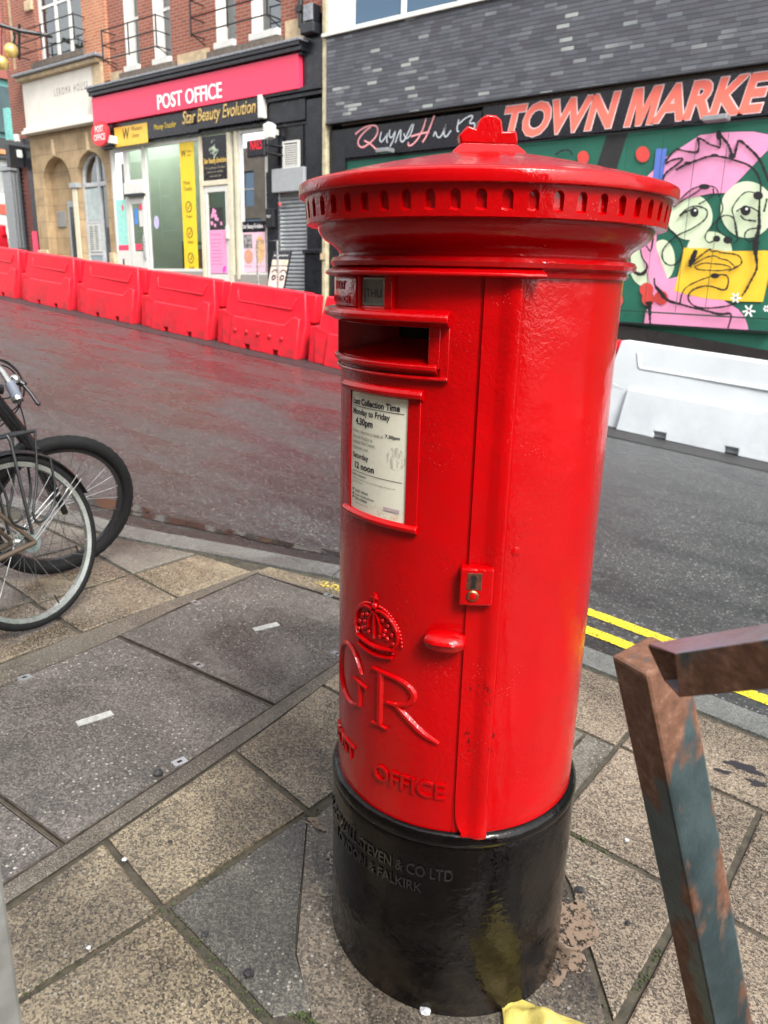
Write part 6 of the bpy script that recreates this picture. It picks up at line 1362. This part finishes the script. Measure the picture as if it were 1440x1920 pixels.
strokes = [([(330, 300), (400, 215), (440, 190), (480, 205), (600, 225), (630, 210), (632, 120), (610, 95), (660, 100), (720, 150), (800, 170), (825, 190), (822, 60)], 13),
 ([(820, 45), (850, 100), (900, 150), (930, 260), (950, 275), (980, 125), (1000, 110), (1100, 200), (1170, 270), (1220, 380), (1262, 490)], 18),
 ([(425, 380), (520, 325), (600, 300), (700, 262), (780, 252), (880, 270), (960, 295), (1080, 332), (1150, 400), (1190, 500), (1185, 590)], 14),
 ([(330, 325), (400, 285), (505, 272), (440, 330), (325, 410), (308, 480)], 13),
 ([(400, 715), (470, 640), (560, 555), (640, 525), (700, 520), (790, 535), (810, 600), (850, 700), (845, 760), (800, 830), (790, 900), (830, 950), (890, 985)], 9),
 ([(405, 715), (500, 645), (600, 590), (660, 545)], 10), ([(760, 545), (770, 600), (720, 640), (630, 690)], 9),
 ([(460, 795), (520, 730), (600, 700), (680, 720), (715, 750), (700, 820), (620, 880), (530, 930), (450, 960), (340, 1050), (300, 1120), (310, 1200), (370, 1243), (440, 1225), (495, 1130), (480, 1040), (420, 950), (350, 905), (245, 915)], 10),
 ([(462, 800), (480, 775), (540, 745), (610, 728)], 16), ([(840, 800), (760, 870), (690, 960), (690, 1010), (730, 1040), (775, 1010)], 9),
 ([(835, 800), (880, 785), (940, 800), (970, 870), (982, 960), (985, 1010), (945, 1042)], 9), ([(1180, 610), (1120, 580), (1060, 575), (1000, 620), (925, 730), (950, 800), (960, 900), (975, 980)], 9),
 ([(970, 755), (1030, 715), (1100, 712), (1160, 750), (1180, 762)], 9), ([(1010, 790), (1040, 830), (1100, 835), (1150, 842)], 12),
 ([(1185, 590), (1175, 760), (1180, 900), (1140, 1040), (1145, 1140), (1160, 1230), (1150, 1290), (1100, 1380), (1060, 1460), (1020, 1515)], [12, 16, 26, 44, 30, 16, 14, 14, 14, 10]),
 ([(1165, 905), (1090, 910), (1045, 950), (1050, 1010), (1100, 1030), (1130, 1000)], 10), ([(552, 1250), (575, 1190), (612, 1100)], [24, 40, 24]),
 ([(555, 1240), (650, 1150), (750, 1080), (740, 1120), (800, 1105), (825, 1125), (920, 1130), (1005, 1150), (1030, 1220), (960, 1262), (900, 1290)], 11),
 ([(590, 1230), (700, 1165), (780, 1148), (830, 1180), (900, 1190), (970, 1260)], 9), ([(600, 1250), (680, 1213), (780, 1225), (860, 1230), (945, 1262), (850, 1287), (700, 1282), (620, 1275), (600, 1250)], 9),
 ([(760, 1330), (870, 1318), (905, 1345), (900, 1420), (870, 1470), (740, 1418), (640, 1430), (560, 1470), (535, 1530), (570, 1590), (650, 1622), (780, 1620), (900, 1602), (975, 1578)], 12),
 ([(760, 1332), (620, 1380), (510, 1440), (480, 1510), (468, 1580)], 9), ([(238, 1350), (240, 1420), (290, 1470), (350, 1555), (460, 1582), (560, 1612), (700, 1642), (830, 1682), (940, 1660), (912, 1760), (893, 1815)], [10, 14, 34, 26, 14, 14, 14, 18, 12, 12, 8]),
 ([(245, 905), (232, 960), (210, 1135), (170, 1060), (112, 1038), (112, 1080), (130, 1180), (180, 1230), (165, 1290), (120, 1325), (60, 1300), (30, 1250), (20, 1150)], [16, 14, 12, 9, 9, 10, 9, 9, 20, 30, 22, 10, 8]),
 ([(190, 1560), (198, 1650), (202, 1760)], [36, 24, 12]), ([Pz(1045, 292), Pz(1055, 284), Pz(1072, 282), Pz(1077, 292)], 12),
 ([(1250, 640), (1238, 700), (1222, 760)], 14)]
m = MB(); kk_ = 1 / 4.8
for pts, wd in strokes:
    ws = wd if isinstance(wd, list) else [wd] * len(pts); P = smooth_pts([(a, b, c) for (a, b), c in zip(pts, ws)], 2)
    Q = []                                    # resample so the rough edge is even
    for p, q in zip(P, P[1:]):
        l = math.hypot(q[0] - p[0], q[1] - p[1]); n = max(1, int(l / 7)); Q += [tuple(p[k] + (q[k] - p[k]) * j / n for k in range(3)) for j in range(n)]
    Q.append(P[-1]); L, Rr = ribbon([(p[0], p[1]) for p in Q], [p[2] * 1.3 for p in Q], .38, rj); y = Y_()
    for i in range(len(Q) - 1): m.add([(a, y, b) for a, b in (Mz(*L[i]), Mz(*L[i + 1]), Mz(*Rr[i + 1]), Mz(*Rr[i]))], [(0, 1, 2, 3)])
for c in ((600, 762, 38, 45), (800, 1000, 34, 30), (900, 1012, 42, 34), (1172, 615, 45, 38), (1060, 748, 46, 46), (690, 535, 50, 26), (785, 1332, 40, 24), (935, 262, 26, 30), (822, 75, 26, 45), (545, 325, 34, 16), (785, 255, 36, 14)):
    y = Y_(); m.poly([(a, y, b) for a, b in (Mz(*p) for p in ell(*c, 20))])
m.build('ink_lines', INKM, mp)
m = MB(); y = Y_()
for c in ((612, 748, 10, 10), (1072, 735, 12, 11)): m.poly([(a, y, b) for a, b in (Mz(*p) for p in ell(*c, 14))])
for cx_, cy_, s_ in ((975, 1528, 48), (1092, 1645, 58), (1250, 1625, 30)):
    for a in (.1, 1.15, 2.2, 3.0, 4.1, 5.2):
        L, Rr = ribbon([(cx_, cy_), (cx_ + s_ * cos(a), cy_ + s_ * sin(a))], 15); m.add([(q[0], y, q[1]) for q in (Mz(*L[0]), Mz(*L[1]), Mz(*Rr[1]), Mz(*Rr[0]))], [(0, 1, 2, 3)])
    y -= .0015
m.build('white_marks', SIGNW, mp)
m = MB(); y = Y_()                             # panel joints and sill rail over the paint
for a, b in (((-400, 1628), (1500, 1740)),):
    p, q = Mz(*a), Mz(*b); m.add([(p[0], y, p[1]), (q[0], y, q[1]), (q[0], y, q[1] + .022), (p[0], y, p[1] + .022)], [(0, 1, 2, 3)])
for x in (300, 600, 880, -20): p, q = Mz(x + 30, 60), Mz(x - 20, 1660); m.add([(p[0], y, q[1]), (p[0] + .008, y, q[1]), (p[0] + .008, y, p[1]), (p[0], y, p[1])], [(0, 1, 2, 3)])
m.build('panel_joints', pm('joint_dark_green', (.006, .045, .03), .7), mp)
p, q = Mz(-400, 1738), Mz(1300, 1850)
m = MB(); m.add([(p[0], FY - .10, p[1]), (q[0], FY - .10, q[1]), (q[0], FY - .10, q[1] + .03), (p[0], FY - .10, p[1] + .03), (p[0], FY + .1, p[1]), (q[0], FY + .1, q[1]), (q[0], FY + .1, q[1] + .03), (p[0], FY + .1, p[1] + .03)], [(0, 1, 2, 3), (3, 2, 6, 7), (0, 1, 5, 4)]); m.build('bottom_rail', BLKIRON, sl_)
# market sign
ms = thing('market_sign', 'long black sign with big slanted coral capital letters outlined in pale pink', 'sign', (-2, FY, 3.8)); SY = FY - .06
part('board', BLKSIGN, ms, (-6.62, 8, SY, SY + .08, 3.73, 4.31)); part('top_strip', pm('brown_trim', (.10, .085, .07), .5), ms, (-9.7, 8, SY - .02, SY + .08, 4.311, 4.335))
xa, za = FP(944, 262, SY); xb, zb_ = FP(1428, 215, SY); xt = xb + .42
def town(mb, x, z, y, w_, h_, off, grow):
    vs, fs = text_geo('TOWN MARKET', w_, h_, offset=off); par = list(range(len(vs)))
    def find(a):
        while par[a] != a: par[a] = par[par[a]]; a = par[a]
        return a
    for f in fs:
        for k in f[1:]: par[find(k)] = find(f[0])
    isl = {}
    for k in range(len(vs)): isl.setdefault(find(k), []).append(k)
    box_ = sorted((min(vs[k][0] for k in v), max(vs[k][0] for k in v), r) for r, v in isl.items() if len(v) > 2); grp = []
    for a, b, r in box_:
        if grp and a < grp[-1][1] - .15: grp[-1][1] = max(b, grp[-1][1]); grp[-1][2].append(r)
        else: grp.append([a, b, [r]])
    ma, mb_ = grp[4][0], grp[4][1]; drop = set(grp[4][2]); sh = lambda a, b: (x + a + .22 * b, y, z + b)
    mb.add([sh(a, b) for a, b, _ in vs], [f for f in fs if find(f[0]) not in drop])
    W_ = mb_ - ma; g = grow / W_; gz_ = grow / h_
    P = [(0, 0), (0, 1), (.29 + g, 1), (.5, .47 + gz_), (.71 - g, 1), (1, 1), (1, 0), (.80 - g, 0), (.80 - g, .62 - gz_), (.60, 0), (.40, 0), (.20 + g, .62 - gz_), (.20 + g, 0)]
    mb.poly([sh(ma + a * W_, b * h_) for a, b in P])
m = MB(); town(m, xa - .10, 3.755, SY - .004, xt - xa + .03, .525, .060, .022); m.build('letter_outline', CORALW, ms)
m = MB(); town(m, xa - .085, 3.770, SY - .008, xt - xa + .002, .495, .036, .004); m.build('lettering', CORAL, ms)
qs = thing('script_sign', 'black sign with thin pink and silver script lettering behind the top of the pillar box', 'sign', (-8, FY, 3.9)); part('board', BLKSIGN, qs, (-9.60, -6.63, SY - .02, SY + .08, 3.74, 4.235))
def scr(strk, wd, mat, nm):
    m = MB(); y = SY - .025
    for s_ in strk:
        P = smooth_pts([FP(600 + a / 3.43, b / 3.43, SY) for a, b in s_], 2); L, Q = ribbon(P, wd); y -= .0015
        for i in range(len(P) - 1): m.add([(q[0], y, q[1]) for q in (L[i], L[i + 1], Q[i + 1], Q[i])], [(0, 1, 2, 3)])
    return m.build(nm, mat, qs)
scr([[(232, 865), (280, 825), (340, 805), (378, 815), (375, 870), (330, 920), (275, 955), (248, 930), (255, 890), (300, 840), (335, 815)], [(290, 905), (330, 925), (365, 960)], [(688, 765), (670, 830), (640, 890), (600, 935), (572, 940), (575, 915)], [(742, 745), (715, 820), (690, 880), (665, 918)], [(590, 880), (640, 865), (710, 850)]], .030, pm('rose_letters', (.72, .30, .32), .4), 'rose_lettering')
scr([[(400, 850), (388, 900), (400, 920), (430, 880), (445, 850), (432, 900), (440, 920)], [(455, 835), (450, 880), (470, 890), (495, 830), (480, 900), (455, 945)], [(490, 920), (515, 850), (530, 830), (520, 910), (545, 915), (575, 850), (600, 800)], [(545, 860), (560, 900), (590, 870), (610, 800)], [(735, 880), (750, 840), (760, 890), (790, 880), (825, 780), (800, 860), (815, 890), (850, 840)], [(900, 770), (885, 840), (900, 850)], [(900, 800), (950, 755), (1000, 742), (960, 800), (1010, 790), (990, 850), (960, 880)]], .026, pm('silver_letters', (.52, .56, .60), .35, metal=.3), 'silver_lettering')
fl = thing('floodlight', 'small dark floodlight under the script sign', 'lamp', (-8.7, 10.7, 3.7)); x, z = FP(722, 283, 10.7); part('body', GREYM, fl, (x - .14, x + .14, 10.60, 10.80, z - .03, z + .04), bevel=.01); part('arm', BLKIRON, fl, (x - .02, x + .02, 10.8, 10.98, z, z + .04))
fl = thing('floodlight', 'small floodlight below the letter K of the coral sign', 'lamp', (-3.5, 10.7, 3.7)); x, z = FP(1343, 223, 10.7); part('body', GREYM, fl, (x - .16, x + .16, 10.60, 10.80, z - .03, z + .04), bevel=.01); part('arm', BLKIRON, fl, (x - .02, x + .02, 10.8, 10.98, z, z + .04))
m = MB(); P = [(x, 10.93, 3.72 - .035 * abs(sin(x * 1.9))) for x in [-6.4 + i * .12 for i in range(60)]]; m.tube(P, .008, 5); tag(m.build('cable', BLKIRON), 'thin black cable sagging along the lower edge of the coral-lettered sign', 'cable')

# ================================================================ BUILDINGS ON THE NEAR SIDE (behind the viewer)
ob = thing('opposite_building', 'grey-brown stone building with rows of windows, behind the viewer', 'building', (-8, -6.4, 0))
OSM = pm('brown_stone_front', (.20, .17, .13), .8, var=.25, scale=2, bump=.1)
m = MB(); OX0, OX1, OZ1 = -42, 16, 8.2
holes = [(x, x + 1.1, z, z + 1.7) for x in [OX0 + 1 + 2.3 * i for i in range(25)] for z in (5.4,)] + [(x, x + 1.6, 1.9 if x > -12 else 4.0 - .0, 3.6 if x > -12 else 4.8) for x in [OX0 + 1 + 2.3 * i for i in range(25)]]
wall(m, OX0, OX1, -3, OZ1, holes, y=-6.4, dep=-.2)
m.quad((OX0, -6.4, -3), (OX0, -14, -3), (OX0, -14, OZ1), (OX0, -6.4, OZ1)); m.quad((OX1, -6.4, -3), (OX1, -14, -3), (OX1, -14, OZ1), (OX1, -6.4, OZ1)); m.quad((OX0, -6.4, OZ1), (OX1, -6.4, OZ1), (OX1, -14, OZ1), (OX0, -14, OZ1)); m.quad((OX0, -14, -3), (OX1, -14, -3), (OX1, -14, OZ1), (OX0, -14, OZ1)); m.build('wall', OSM, ob)
m = MB(); g = MB()
for a, b, c, d in holes:
    m.box(a, a + .06, -6.6, -6.55, c, d); m.box(b - .06, b, -6.6, -6.55, c, d); m.box(a + .06, b - .06, -6.6, -6.55, (c + d) / 2 - .03, (c + d) / 2 + .03); g.quad((a, -6.62, c), (b, -6.62, c), (b, -6.62, d), (a, -6.62, d))
m.build('window_frames', WHITE, ob)['kind'] = 'stuff'; g.build('window_panes', GLASSB, ob)['kind'] = 'stuff'
